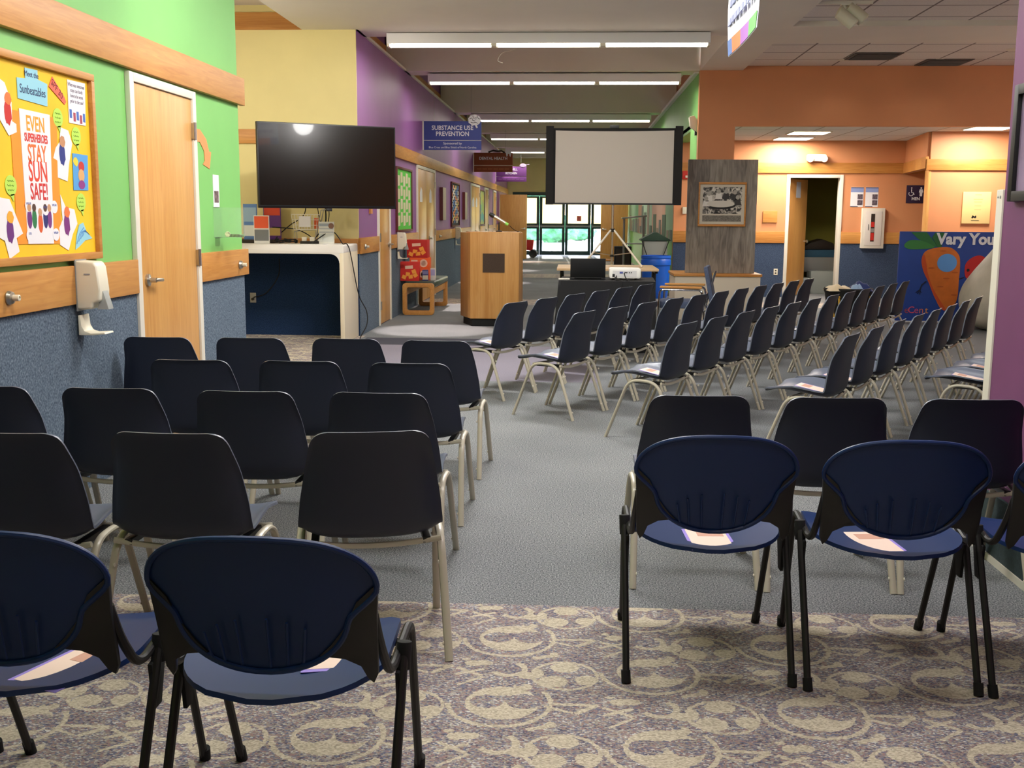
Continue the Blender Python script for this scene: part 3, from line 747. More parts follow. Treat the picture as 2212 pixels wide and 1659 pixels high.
# right near row
for i, (x, y, a) in enumerate([(.465, 4.24, 2), (.97, 4.24, 2), (1.475, 4.25, 1)]):
    chair(x, y, R(a), 'dark shell chair just ahead of the right blue chairs, ' + ['beside the aisle', 'middle of three', 'beside the purple partition'][i], 'navy shell chairs behind the right block')
def paper(x, y, z, rz, label, tilt=0.0):
    t = MB().obox((0, 0, .0015), (.14, .216, .001), 0).mat(1).obox((0, .006, .0022), (.120, .20, .0008), 0).mat(2).obox((.01, .055, .0028), (.08, .05, .0006), 0)
    o = t.build('program_leaflet', [mat_once('leaflet_edge', (150, 130, 214)), mat_once('leaflet_page', (238, 212, 196)), mat_once('leaflet_print', (206, 156, 136))], None, loc=(x, y, z), rotz=rz, smooth=0)
    o.rotation_euler = (tilt, 0, rz)
    return tag(o, label, 'leaflet', 'printed leaflets on the chair seats')
_mo = {}
def mat_once(n, c, **k):
    if n not in _mo: _mo[n] = mat(n, c, .7, **k)
    return _mo[n]

# right block: rows running away to the right; measured from the far top corner of each back
def row(cs, lbl, ang, nleaf=1, k_=1.015):
    for i, (cx, cy) in enumerate(cs):
        a = ang
        f = Vector((-math.sin(a), math.cos(a), 0)); r = Vector((math.cos(a), math.sin(a), 0))
        p = Vector((cx, cy, 0)) * k_ - r * .165 + f * .212
        who = 'at the aisle' if i == 0 else ORD[i] + ' from aisle'
        chair(p.x, p.y, a, 'navy shell chair, right block, %s, %s' % (lbl, who), 'navy shell chairs in the right block')
        if i < nleaf:
            q = p + f * .0 + r * .01
            paper(q.x, q.y, .4055, a, 'leaflet on a shell seat, right block, %s, %s' % (lbl, 'aisle seat' if i == 0 else ORD[i] + ' seat'), R(9.5))
def line_fit(n, p0, p1):
    return [(p0[0] + (p1[0] - p0[0]) * i / (n - 1), p0[1] + (p1[1] - p0[1]) * i / (n - 1)) for i in range(n)]
RA = R(62)
row(line_fit(6, (-.36, 8.42), (.78, 10.80)), 'row nearest the lectern', RA)
row(line_fit(11, (.16, 7.66), (2.62, 12.12)), 'second row from lectern', RA)
row(line_fit(12, (.79, 6.93), (3.55, 11.79)), 'third row from lectern', RA)
row(line_fit(8, (1.66, 6.37), (3.50, 9.55)), 'fourth row from lectern', RA, 2)
row(line_fit(4, (2.775, 7.016), (3.59, 8.33)), 'rear row by the purple partition', RA, 3, 1.0)

# ================================================================== BLUE CHAIRS WITH OVAL BACKS
def make_blue_chair():
    t = T('visitor_chair', '', 'chair')
    # seat: rounded plate, saddle shaped
    rows = []; nv, nu = 18, 19
    def outline(v):           # v from rear (-1) to front (1): half width
        if v < -.1: return .222 * math.sqrt(max(0, 1 - ((v + .1) / .9) ** 2)) ** .85
        return .222 - .012 * (v + .1) - (0 if v < .8 else .03 * ((v - .8) / .2) ** 2)
    for i in range(nv + 1):
        v = -1 + 2 * i / nv
        vv = v if v > -1 else -.997
        w = max(outline(vv), .012); y = .24 * v - .055
        row_ = []
        for k in range(nu + 1):
            u = -1 + 2 * k / nu
            # pull the rear edge into a curve
            z = .428 + .022 * (u * w / .222) ** 2 - .010 * (1 - v * v) + (.006 - .016 * max(0, v - .7) / .3)
            row_.append((u * w, y, z))
        rows.append(row_)
    MB().grid(rows).build('seat', M['blue'], t, solid=.012, smooth=60, bevel=0)
    rim = [r[0] for r in rows] + [r[-1] for r in rows[::-1]]
    # back: wide rounded shell that narrows to a lower lobe
    top, bot, wmax = .779, .478, .236
    def bw(z):
        q = (z - bot) / (top - bot)
        if q > .62: return wmax * math.sqrt(max(0, 1 - ((q - .62) / .38) ** 2)) ** .72
        if q > .36: k = (q - .36) / .26; k = k * k * (3 - 2 * k); return .176 + (wmax - .176) * k
        return .176 * math.sqrt(max(0, 1 - ((.40 - q) / .40) ** 2)) ** .95 + (0 if q > .0 else 0)
    rows = []
    nz = 34
    for i in range(nz + 1):
        q = .5 - .5 * math.cos(PI * i / nz); z = bot + (top - bot) * q
        w = max(bw(min(max(z, bot + .0004), top - .0004)), .010); yb = -.255 - .075 * q
        rows.append([((-1 + 2 * k / 24) * w, yb + .045 * (abs(-1 + 2 * k / 24) * w / .236) ** 2.2 + .0, z) for k in range(25)])
    bk = MB().grid(rows).build('backrest', M['blue'], t, solid=.012, smooth=60)
    # rolled edge and moulded ribs of the back
    edge = [Vector(r[0]) for r in rows] + [Vector(r[-1]) for r in rows[::-1]]
    lab(MB().tube([p + Vector((0, -.004, 0)) for p in edge], .0065, 8, closed=True).build('rolled_edge', M['blue'], bk), 'rounded rim of the back')
    for x, h in ((-.115, .05), (-.085, .075), (-.045, .095), (.02, .105), (.06, .09), (.095, .07)):
        zt = bot + .02 + h; s_ = 1 if x > 0 else -1
        pts = []
        for k in range(8):
            q = k / 7; z = bot + .012 + abs(x) * .16 + (zt - bot - .012) * q
            xx = x * (1 - .22 * q) if False else x + s_ * .0 - x * .10 * (1 - q)
            qq = (z - bot) / (top - bot)
            pts.append((xx, -.255 - .075 * qq + .045 * (abs(xx) / .236) ** 2.2 - .0125, z))
        MB().tube(pts, .003, 6).build('moulded_rib', M['blue'], bk)
    for s in (-1, 1):
        # black side bracket between back and seat
        w = MB()
        poly = [(s * .238, .675), (s * .232, .60), (s * .226, .46), (s * .215, .435), (s * .205, .45), (s * .195, .485), (s * .165, .505), (s * .115, .515), (s * .14, .54), (s * .17, .58), (s * .195, .635)]
        V = []
        for d in (-.004, .010):
            for (x, z) in poly:
                qq = max(0, (z - bot) / (top - bot)); yb = -.255 - .075 * qq + .045 * (abs(x) / .236) ** 2.2
                if z < bot: yb = -.255 + .045 * (abs(x) / .236) ** 2.2 + (bot - z) * .55
                V.append((x, yb + d - .002, z))
        n = len(poly)
        w._add(V, [tuple(range(n)), tuple(range(2 * n - 1, n - 1, -1))] + [(i, i + n, (i + 1) % n + n, (i + 1) % n) for i in range(n)])
        lab(w.build('side_bracket', M['bracket'], t, smooth=30, bevel=.002), 'black moulded bracket joining back and seat')
        # front leg tube: foot, up, along the seat, up into the back
        f = fillet([(s * .232, .262, 0), (s * .243, .085, .468), (s * .236, -.135, .425), (s * .230, -.205, .52), (s * .222, -.232, .60)], .05, 6)
        fl_ = MB().tube(f, .0105, 10).build('front_leg', M['bracket'], t)
        lab(MB().cyl((s * .2325, .264, 0), (s * .235, .255, .035), .0145, seg=12).build('rubber_foot', M['mblack'], fl_), 'black rubber foot')
        r_ = MB().tube(fillet([(s * .250, -.262, 0), (s * .252, -.05, .45)], .02), .0108, 10)
        rl_ = r_.build('rear_leg', M['bracket'], t)
        lab(MB().cyl((s * .250, -.264, 0), (s * .2515, -.25, .035), .0145, seg=12).build('rubber_foot', M['mblack'], rl_), 'black rubber foot')
        lab(MB().cyl((s * .250, -.055, .405), (s * .252, -.045, .466), .0165, .017, 14).prism([(-.09, .41), (.0, .42), (-.04, .30), (-.075, .30)], s * .238, s * .248, 'YZ').build('leg_socket', M['mblack'], t, bevel=.002), 'black leg socket')
    MB().tube([(-.245, -.03, .415), (.245, -.03, .415)], .010, 8).tube([(-.245, .06, .42), (.245, .06, .42)], .010, 8).build('seat_crossbar', M['bracket'], t)
    return t
bp = make_blue_chair(); bp.location = (-.618, 2.33, 0); bp.rotation_euler = (0, 0, R(-1))
bp['label'] = 'blue oval-backed chair in the foreground, whole one on the left side, beside the aisle'; bp['group'] = 'blue chairs with oval backs'
for x, y, a, l in [(-1.175, 2.33, 0, 'blue oval-backed chair at the left frame edge, half cut off'), (-1.73, 2.33, 0, 'blue oval-backed chair outside the left edge, only one foot in view'),
                   (.418, 3.41, 1, 'blue oval-backed chair on the right side, beside the aisle'), (.965, 3.39, 0, 'blue oval-backed chair on the right side, middle one'),
                   (1.505, 3.38, 0, 'blue oval-backed chair at the right frame edge, mostly cut off')]:
    dup(bp, (x, y, 0), R(a), l, 'blue chairs with oval backs')
PZ = .4275
for x, y, rz, l in [(-1.08, 2.17, R(-20), 'white and purple leaflet on the half cut off blue chair at left'), (-.53, 2.30, R(12), 'leaflet hidden under the back of the whole left blue chair, one corner showing'),
                    (.42, 3.235, R(3), 'purple-edged leaflet on the right blue chair beside the aisle'), (.912, 3.245, R(6), 'purple-edged leaflet on the middle right blue chair'), (1.56, 3.26, R(-8), 'purple-edged leaflet on the cut off right blue chair')]:
    paper(x, y, PZ, rz, l)

# ================================================================== LEFT WALL OBJECTS
def wpoly(name, pts, X, m, th=.002, parent=None, **k):
    """flat piece on a wall whose face looks to +X; pts are (y, z)"""
    return MB().prism(pts, X, X + th, 'YZ').build(name, m, parent, smooth=0, **k)
def blob(cy, cz, ry, rz, n=20, wob=0, seed=0):
    rnd = random.Random(seed); return [(cy + ry * math.cos(2 * PI * k / n) * (1 + wob * rnd.uniform(-1, 1)), cz + rz * math.sin(2 * PI * k / n) * (1 + wob * rnd.uniform(-1, 1))) for k in range(n)]
C_ = lambda n, c, **k: mat_once(n, c, **k)
YEL = mat('yellow_paper', (244, 198, 30), .7, noise=.05, nscale=4); ORP = mat('orange_paper', (250, 150, 40), .7, noise=.05, nscale=6)
bb = T('bulletin_board', 'yellow papered bulletin board in an oak frame on the green wall', 'bulletin board', (-2.5, 4.7, 1.17))
fr = MB().box(0, .035, -1.0, .88, 0, .035).box(0, .035, -1.0, .88, .895, .93).box(0, .035, .845, .88, .035, .895).box(0, .035, -1.0, -.965, .035, .895)
lab(fr.build('frame', M['wood'], bb, bevel=.004), 'oak frame')
B(0, .012, -.965, .845, .035, .895).build('backing', YEL, bb, smooth=0)
def onboard(o, l, c='poster', g=None): return tag(o, l, c, g)
X0 = -2.4865
onboard(wpoly('backing_paper', [(4.75, 1.85), (5.185, 1.85), (5.17, 1.255), (4.75, 1.262)], X0, ORP, .001), 'orange paper panel pinned behind the tall white poster', 'paper')
po = onboard(wpoly('poster', [(4.83, 1.862), (5.115, 1.858), (5.085, 1.258), (4.84, 1.262)], X0 + .001, M['paper'], .002), 'tall white sun safety poster with large orange and red words', 'poster')
for w_, z, s_, c, sx in [('EVEN', 1.80, .088, (246, 160, 40), .92), ('SUPERHEROES', 1.738, .048, (214, 62, 52), .78), ('STAY', 1.668, .10, (236, 112, 40), .82), ('SUN', 1.585, .122, (222, 66, 38), .84), ('SAFE!', 1.495, .098, (206, 44, 40), .80)]:
    text(w_, s_ * 1.08, C_('ink_%d_%d' % (c[0], c[1]), c), po, (X0 + .0035, 4.97, z), RL, depth=.0004, sx=sx * .84, bold=.0016)
for i, (a, c) in enumerate([(-.1, (110, 40, 120)), (-.055, (40, 120, 70)), (0, (216, 90, 40)), (.05, (40, 40, 110)), (.09, (120, 50, 130))]):
    wpoly('printed_patch', blob(4.965 + a, 1.375 - (.02 if i == 2 else 0), .022, .045), X0 + .003, C_('patch%d' % i, c), .0005, po)
    wpoly('printed_patch', blob(4.965 + a, 1.425 - (.02 if i == 2 else 0), .018, .018), X0 + .0035, C_('patchs%d' % (i % 2), [(200, 150, 110), (80, 50, 34)][i % 2]), .0005, po)
for (y, z, w_) in [(4.862, 1.435, 'WEAR'), (5.02, 1.42, 'PLAY'), (5.108, 1.43, 'WEAR'), (4.86, 1.30, 'USE'), (5.11, 1.30, 'WRAP')]:
    p_ = wpoly('printed_bubble', blob(y, z, .033, .03), X0 + .0032, M['paper'], .0005, po)
    text(w_, .016, C_('ink_blue', (60, 80, 160)), p_, (X0 + .004, y, z + .008), RL, depth=.0003)
t1 = onboard(wpoly('title_card', [(4.905, 2.047), (5.022, 2.05), (5.022, 2.008), (5.11, 1.998), (5.10, 1.895), (4.828, 1.905), (4.828, 1.995), (4.905, 2.0)], X0, C_('light_blue_card', (150, 208, 226)), .002), 'light blue title card with handwriting at the top of the bulletin board', 'card')
text('Meet the', .036, C_('marker', (30, 44, 96)), t1, (X0 + .0025, 4.963, 2.022), RL, depth=.0004)
text('Sunbeatables', .056, C_('marker', (30, 44, 96)), t1, (X0 + .0025, 4.967, 1.95), RL, depth=.0004, sx=.82)
t2 = onboard(wpoly('paper_tube', [(5.165, 2.04), (5.28, 1.955), (5.295, 1.935), (5.276, 1.921), (5.125, 1.99)], X0, C_('coral_paper', (240, 108, 84)), .002), 'coral paper cut-out of a sunscreen tube reading SPF 30', 'cut-out')
q = text('SPF 30', .046, C_('maroon', (110, 30, 40)), t2, (X0 + .0025, 5.205, 1.985), RL, depth=.0004); q.rotation_euler = (PI / 2 , R(31), PI / 2)
t3 = onboard(wpoly('info_sheet', [(5.318, 2.045), (5.512, 2.048), (5.495, 1.838), (5.315, 1.839)], X0, M['paper'], .002), 'white sheet with a handwritten question and small blue bottles', 'sheet')
text('When was sunscreen\nstops can hands\nhow to be worn\nprior to the sun?', .026, C_('pencil', (120, 110, 130)), t3, (X0 + .0025, 5.41, 1.985), RL, depth=.0003, sx=.8)
for k, (a, z) in enumerate([(5.335, 1.885), (5.375, 1.872), (5.41, 1.88), (5.445, 1.866), (5.48, 1.876)]):
    wpoly('printed_bottle', [(a - .012, z - .022), (a + .012, z - .022), (a + .012, z + .02), (a - .012, z + .02)], X0 + .0025, C_('bot%d' % (k % 2), [(70, 110, 190), (170, 70, 90)][k % 2]), .0004, t3)
for k, (y, z, w_) in enumerate([(5.20, 1.852, 'beside the tall poster top'), (5.385, 1.779, 'above the blue picture'), (4.72, 1.52, 'at the board left part'), (5.40, 1.456, 'below the blue picture')]):
    o = onboard(wpoly('speech_bubble', blob(y, z, .05, .045, 24), X0, C_('lime_paper', (188, 226, 90)), .0015), 'lime green paper speech bubble with scribbles, ' + w_, 'cut-out', 'lime green speech bubbles on the bulletin board')
    MB().prism([(y - .01, z - .04), (y + .025, z - .035), (y + .015, z - .07)], X0, X0 + .0015, 'YZ').build('bubble_tail', C_('lime_paper', (188, 226, 90)), o, smooth=0, loc=tuple(-v for v in o.location))
    sq = MB()
    for j in range(3): sq.tube([(X0 + .002, y - .03 + .006 * math.sin(q2 * 2.1 + j) * 0 + q2 * .0068, z + .02 - j * .02 + .004 * math.sin(q2 * 2.3 + j)) for q2 in range(9)], .0012, 4)
    sq.build('scribble', C_('green_ink', (90, 140, 40)), o, loc=tuple(-v for v in o.location))
t4 = onboard(wpoly('picture', [(5.332, 1.694), (5.50, 1.692), (5.487, 1.517), (5.325, 1.514)], X0, C_('sky_card', (86, 160, 222)), .002), 'blue picture card with a small yellow sun and red and purple patches', 'picture')
wpoly('printed_patch', blob(5.36, 1.655, .024, .022, 10, .2), X0 + .0025, C_('sun_ink', (250, 210, 60)), .0004, t4)
wpoly('printed_patch', blob(5.42, 1.632, .032, .026), X0 + .0025, C_('hat_ink', (200, 50, 44)), .0004, t4)
wpoly('printed_patch', blob(5.415, 1.588, .034, .032), X0 + .0026, C_('skin_ink', (222, 170, 110)), .0004, t4)
wpoly('printed_patch', blob(5.415, 1.543, .036, .022), X0 + .0028, C_('plum_ink', (140, 50, 130)), .0004, t4)
for pts, cols, l in [([(4.62, 1.99), (4.72, 1.96), (4.77, 1.88), (4.765, 1.80), (4.80, 1.79), (4.80, 1.755), (4.73, 1.735), (4.66, 1.80)], ((200, 40, 34), (230, 120, 60)), 'white cut-out card with red patches at the upper left of the bulletin board'),
                     ([(5.22, 1.81), (5.30, 1.80), (5.335, 1.74), (5.29, 1.64), (5.265, 1.555), (5.165, 1.57), (5.17, 1.65), (5.13, 1.66), (5.16, 1.71), (5.205, 1.74)], ((40, 50, 130), (196, 140, 100)), 'white cut-out card with blue patches right of the tall poster'),
                     ([(4.58, 1.47), (4.70, 1.46), (4.74, 1.40), (4.80, 1.31), (4.74, 1.29), (4.76, 1.23), (4.67, 1.20), (4.64, 1.28), (4.58, 1.30)], ((104, 40, 120), (240, 170, 50)), 'white cut-out card with purple patches at the lower left of the board'),
                     ([(5.18, 1.49), (5.23, 1.43), (5.32, 1.42), (5.345, 1.35), (5.29, 1.30), (5.235, 1.22), (5.15, 1.25), (5.15, 1.33), (5.19, 1.37)], ((120, 40, 120), (236, 120, 60)), 'white cut-out card with orange and purple patches at the lower right of the board')]:
    cy = sum(p[0] for p in pts) / len(pts); cz = sum(p[1] for p in pts) / len(pts)
    o = onboard(wpoly('cut_out', pts, X0, M['paper'], .0015), l, 'cut-out', 'white cut-out cards on the bulletin board')
    wpoly('printed_patch', blob(cy, cz - .005, .03, .055, 14, .15, 3), X0 + .002, C_('pt%d' % cols[0][0], cols[0]), .0005, o)
    wpoly('printed_patch', blob(cy + .005, cz + .055, .028, .028, 14, .1, 2), X0 + .0025, C_('pt%d' % cols[1][0], cols[1]), .0005, o)
t5 = onboard(wpoly('paper_hat', [(5.31, 1.222), (5.33, 1.29), (5.365, 1.345), (5.41, 1.355), (5.44, 1.31), (5.505, 1.275), (5.42, 1.265), (5.35, 1.235)], X0, C_('light_blue_card', (150, 208, 226)), .002), 'blue striped paper sun hat in the lower right corner of the board', 'cut-out')
for k in range(4): MB().tube([(X0 + .0025, 5.325 + k * .022, 1.25 + k * .012), (X0 + .0025, 5.36 + k * .02, 1.30 + k * .006), (X0 + .0025, 5.41 + k * .02, 1.33 - k * .012)], .002, 4).build('stripe', C_('stripe_blue', (70, 130, 190)), t5)

def sanitizer(X, y, l, tr):
    t = T('soap_dispenser', l, 'dispenser', (X, y, .9), 0, 'wall soap dispensers')
    b_ = MB().prism([(0, .03), (.075, .03), (.085, .06), (.118, .07), (.122, .12), (.11, .24), (.095, .265), (0, .27)], -.06, .06, 'XZ')
    lab(b_.build('body', M['cream'], t, bevel=.014, bseg=3), 'cream plastic body')
    MB().box(-.0, .006, -.064, .064, .02, .275).build('wall_plate', M['grey'], t, bevel=.003)
    lab(MB().prism([(.09, .028), (.15, .028), (.142, .06), (.124, .12), (.116, .12)], -.03, .03, 'XZ').build('push_lever', M['glass2'], t, bevel=.004), 'grey translucent push lever')
    B(.045, .075, -.0615, -.060, .20, .207).build('faint_print', C_('ink_grey', (150, 152, 156)), t, smooth=0)
    d = T('drip_tray', tr, 'tray', (X, y, .8), 0, 'drip trays under the dispensers')
    MB().prism([(0, 0), (0, .10), (.010, .10), (.016, .045), (.03, .02), (.06, .010), (.13, .014), (.135, .006), (.07, 0)], -.052, .052, 'XZ').build('tray_body', M['cream'], d, bevel=.003)
    MB().lathe([(0, .001), (.006, .0)], (.0105, -.025, .08), 8, 'X').lathe([(0, .001), (.006, .0)], (.0105, .025, .08), 8, 'X').build('screw_holes', M['mblack'], d)
M['glass2'] = mat('smoky_plastic', (176, 180, 178), .2, alpha=.75)
sanitizer(-2.468, 5.31, 'cream wall soap dispenser left of the nearest door, below the bulletin board', 'cream plastic drip tray on the carpeted wall left of the nearest door')
sanitizer(-2.488, 15.22, 'cream wall soap dispenser in the hall above the bench end', 'cream drip tray in the hall beside the stacked red boxes')
sanitizer(-2.488, 22.6, 'cream wall soap dispenser far down the hall past the lectern', 'cream drip tray far down the hall on the blue wall')
def knob(X, y, l, face='X'):
    t = T('door_stop', l, 'door stop', (X, y, 1.035), 0 if face == 'X' else 0, 'round metal door stops on the oak rails')
    MB().lathe([(0, 0), (.03, 0), (.032, .006), (.026, .02), (.014, .024)], (0, 0, 0), 20, 'X').build('base_ring', M['steel'], t)
    lab(MB().lathe([(.014, .0), (.014, .05), (.009, .052), (.009, .044), (0, .044)], (.0, 0, 0), 16, 'X').build('bumper', M['cream'], t), 'pale rubber bumper')
knob(-2.466, 4.60, 'round metal door stop on the oak rail at the left frame edge')
knob(-2.466, 7.90, 'round metal door stop on the rail end right of the nearest door')
knob(-2.486, 12.80, 'round metal door stop on the rail beside the counter, below the television')
knob(-2.486, 19.85, 'round metal door stop on the hall rail past the double door')
tag(wpoly('paper_arrow', [(7.14, 1.955), (7.23, 1.955), (7.35, 1.90), (7.40, 1.82), (7.44, 1.82), (7.40, 1.705), (7.27, 1.73), (7.31, 1.755), (7.30, 1.82), (7.22, 1.875), (7.13, 1.87)], -2.499, C_('salmon_card', (250, 150, 92)), .003), 'salmon orange curved paper arrow pointing down on the green wall', 'arrow')
t = T('donation_box', 'clear plastic donation box on the green wall beside the door, a rolled banknote inside', 'box', (-2.5, 7.52, 1.24))
g_ = MB().box(.002, .006, -.08, .08, 0, .205).box(.166, .17, -.08, .08, 0, .205).box(.006, .166, -.08, -.076, 0, .205).box(.006, .166, .076, .08, 0, .205).box(.006, .166, -.076, .076, 0, .004).box(.0, .17, -.08, .08, .205, .21)
lab(g_.build('clear_case', M['glass'], t, smooth=0), 'clear plastic case')
lab(MB().box(0, .004, -.06, .06, .21, .43).mat(1).box(.004, .0046, -.045, .045, .24, .32).build('header_card', [M['paper'], mat('photo_print', (110, 90, 90), .6, noise=.6, nscale=40)], t, smooth=0), 'upright card with a grey photo')
MB().box(0, .01, -.05, .05, -.06, .0).build('wall_bracket', M['glass'], t, smooth=0)
tag(MB().lathe([(0, -.045), (.018, -.045), (.019, .045), (.012, .045), (0, .043)], (0, 0, 0), 14, 'Y').build('banknote', mat('banknote', (206, 206, 164), .7, noise=.4, nscale=60), loc=(-2.42, 7.50, 1.264), rotz=.3), 'rolled pale green banknote inside the clear donation box', 'banknote')
tag(MB().box(-.05, .05, -.03, .03, 0, .02).build('banknote', mat('banknote_dark', (120, 140, 100), .7, noise=.5, nscale=60), bevel=.006, loc=(-2.37, 7.54, 1.2445), rotz=-.4), 'folded dark green banknote on the floor of the donation box', 'banknote')

# ================================================================== COUNTER, TELEVISION
GW = mat('white_laminate', (222, 218, 214), .35)
ct = T('counter', 'white waterfall counter under the television', 'counter', (-3.775, 12.15, 0))
lab(MB().prism(rrect(-1.2, 1.25, .98, 1.08, .02), -.36, .41, 'XZ').build('worktop', GW, ct, bevel=.008), 'thick white worktop')
lab(MB().box(1.20, 1.25, -.36, .41, 0, 1.0).build('end_panel', mat('ivory_laminate', (226, 214, 190), .4), ct, bevel=.01), 'ivory end panel')
def fillet_piece():
    a = arc(1.10, .88, .10, 0, 90, 8)
    return [(1.205, .88)] + a + [(1.10, .985), (1.205, .985)]
MB().prism(fillet_piece(), -.36, .41, 'XZ').build('corner_fillet', GW, ct)
tv = T('television', 'large wall-mounted flat television, screen off, above the white counter', 'television', (-2.635, 11.6, 1.47), math.atan2(.8, 1.31))
lab(B(-.76, .76, -.02, .03, 0, .875).build('casing', M['black'], tv, bevel=.006), 'black casing')
scr = mat('screen_glass', (9, 8, 8), .16, spec=.8, coat=.5)
lab(B(-.745, .745, -.0225, -.02, .03, .862).build('screen', scr, tv, smooth=0), 'dark glossy screen')
bz = MB().box(-.76, .76, -.024, -.018, 0, .016)
lab(bz.build('lower_bezel', mat('gloss_black', (30, 30, 34), .1, .3), tv, smooth=0), 'shiny lower bezel')
lab(MB().box(-.03, .03, -.02, .01, -.03, 0).build('sensor_bump', M['black'], tv, bevel=.003), 'small sensor under the screen')
MB().box(-.1, .1, .03, .1, .25, .6).tube([(0, .1, .42), (-.25, .5, .42), (-.1, .84, .42)], .025, 8).build('wall_arm', M['black'], tv)
def cable(name, pts, r, l, m=None, cat='cable', grp=None):
    return tag(MB().tube(smoothpath(pts, 8), r, 7).build(name, m or M['mblack']), l, cat, grp)
cable('power_cable', [(-3.05, 12.3, 1.6), (-3.12, 12.45, 1.4), (-3.3, 12.5, 1.28), (-3.42, 12.42, 1.16), (-3.44, 12.36, 1.09)], .006, 'black cable hanging from the left lower edge of the television')
cable('power_cable', [(-2.95, 12.35, 1.6), (-2.93, 12.45, 1.32), (-2.87, 12.48, 1.28), (-2.84, 12.5, 1.38), (-2.82, 12.4, 1.55)], .005, 'short black cable loop just under the television')
cable('power_cable', [(-2.84, 12.3, 1.57), (-2.85, 12.35, 1.3), (-2.96, 12.3, 1.14), (-2.97, 12.2, 1.086)], .008, 'thick black cable dropping from the television to the counter')
cable('power_cable', [(-3.45, 12.3, 1.26), (-3.2, 12.4, 1.235), (-3.03, 12.4, 1.15), (-3.02, 12.3, 1.09)], .006, 'black cable arching over the counter behind the brochures')
cable('extension_cable', [(-2.93, 12.0, 1.088), (-2.78, 12.1, 1.2), (-2.70, 12.1, 1.21), (-2.62, 12.0, 1.15), (-2.57, 11.95, 1.09), (-2.53, 11.95, 1.09), (-2.512, 12.0, 1.05), (-2.505, 12.08, .95), (-2.50, 12.45, .5), (-2.42, 12.5, .3), (-2.40, 12.4, .15), (-2.44, 12.2, .01), (-2.34, 12.1, .006)], .006, 'black cord running over the counter end and down to the floor')
cable('outlet_cord', [(-3.77, 12.575, .44), (-3.6, 12.52, .5), (-3.45, 12.5, .7), (-3.44, 12.52, .9)], .006, 'black cord plugged into the outlet under the counter')
ho = T('wall_outlet', 'grey wall outlet under the counter with a black plug', 'outlet', (-3.78, 12.585, .435))
B(-.036, .036, -.006, 0, -.058, .058).build('cover_plate', M['grey'], ho, bevel=.003)
lab(MB().cyl((0, -.03, -.015), (0, -.005, -.015), .016, seg=12).build('plug', M['black'], ho), 'black plug')
tag(MB().tube([(-3.25 + .12 * math.cos(a / 10) + .01 * math.sin(a), 12.15 + .06 * math.sin(a / 10), 1.092 + .0012 * a % .05 * .8 + .004 * math.sin(a * .7)) for a in range(0, 240, 3)], .006, 6).build('coiled_cable', M['mblack']), 'coil of black cable lying on the counter', 'cable')
ps = T('power_strip', 'white power adapters in a strip on the counter beside the coiled cable', 'power strip', (-2.95, 12.15, 1.081))
MB().box(-.14, .14, -.02, .02, 0, .03).build('strip', M['black'], ps, bevel=.004)
for k in range(3): lab(MB().box(-.12 + k * .09, -.07 + k * .09, -.025, .02, .03, .075).build('adapter', M['white'], ps, bevel=.006), 'white power adapter')
def card(name, x, y, z, w, h, rz, cols, l, cat='leaflet', grp=None, d=.02):
    t = T(name, l, cat, (x, y, z), rz, grp)
    b_ = MB().obox((0, 0, h / 2), (w, d, h)); b_.build('body', C_(name + '_%d%d' % (cols[0][0], cols[0][2]), cols[0]), t, bevel=.001)
    n = len(cols) - 1
    for i, c in enumerate(cols[1:]):
        z0, z1, cc = c
        B(-w * .46, w * .46, -d / 2 - .0015, -d / 2, h * z0, h * z1).build('printed_band', C_('band_%d_%d_%d' % cc, cc), t, smooth=0)
    return t
card('leaflet', -3.50, 12.05, 1.081, .17, .31, .08, [(236, 236, 232), (.55, .97, (238, 98, 60)), (.1, .5, (120, 124, 128))], 'orange and grey leaflet standing on the counter beside the green wall', grp='leaflets standing on the counter')
card('leaflet', -3.70, 12.3, 1.12, .16, .40, -.1, [(92, 130, 190), (.5, .9, (150, 180, 210)), (.1, .4, (220, 226, 226))], 'blue leaflet partly hidden by the green wall corner', grp='leaflets standing on the counter')
card('leaflet', -3.48, 12.42, 1.12, .20, .44, 0, [(96, 50, 120), (.62, .95, (206, 70, 40)), (.1, .3, (190, 160, 90))], 'red and purple leaflet standing behind the orange one on the counter', grp='leaflets standing on the counter')
tag(B(-.35, .12, -.1, .1, 0, .04).build('brochure_tray', M['dark'], loc=(-3.55, 12.36, 1.0805), bevel=.003), 'low dark tray under the leaflets on the counter', 'tray')
ph = card('photo_leaflet', -2.78, 12.1, 1.081, .17, .245, 0, [(214, 214, 206), (.8, .92, (150, 160, 170)), (.66, .72, (170, 174, 176)), (.5, .56, (170, 174, 176)), (.1, .45, (196, 200, 196))], 'pale leaflet with a small portrait photo, right on the counter')
MB().lathe([(0, 0), (.032, .002), (0, .004)], (.055, -.014, .2), 14, 'Y').build('portrait', C_('portrait', (120, 86, 70)), ph)
sb = T('shopping_basket', 'small white wire shopping basket with a card on the counter', 'basket', (-3.06, 12.3, 1.235))
wm_ = MB()
for k in range(9):
    x = -.15 + k * .0375; wm_.tube([(x, -.07, .17), (x * .85, -.05, 0), (x * .85, .05, 0), (x, .07, .17)], .003, 5)
for z, s_ in ((.17, 1), (.11, .95), (.05, .9), (0, .85)): wm_.tube([(-.15 * s_, -.07 * s_, z), (.15 * s_, -.07 * s_, z), (.15 * s_, .07 * s_, z), (-.15 * s_, .07 * s_, z)], .0035, 5, closed=True)
wm_.build('wire_basket', M['white'], sb)
MB().tube([(.13, -.06, -.06), (.19, -.06, .22), (.26, -.06, .23)], .006, 6).tube([(.13, .06, -.06), (.19, .06, .22), (.26, .06, .23)], .006, 6).tube([(.26, -.06, .23), (.26, .06, .23)], .01, 6).build('handle', M['grey'], sb)
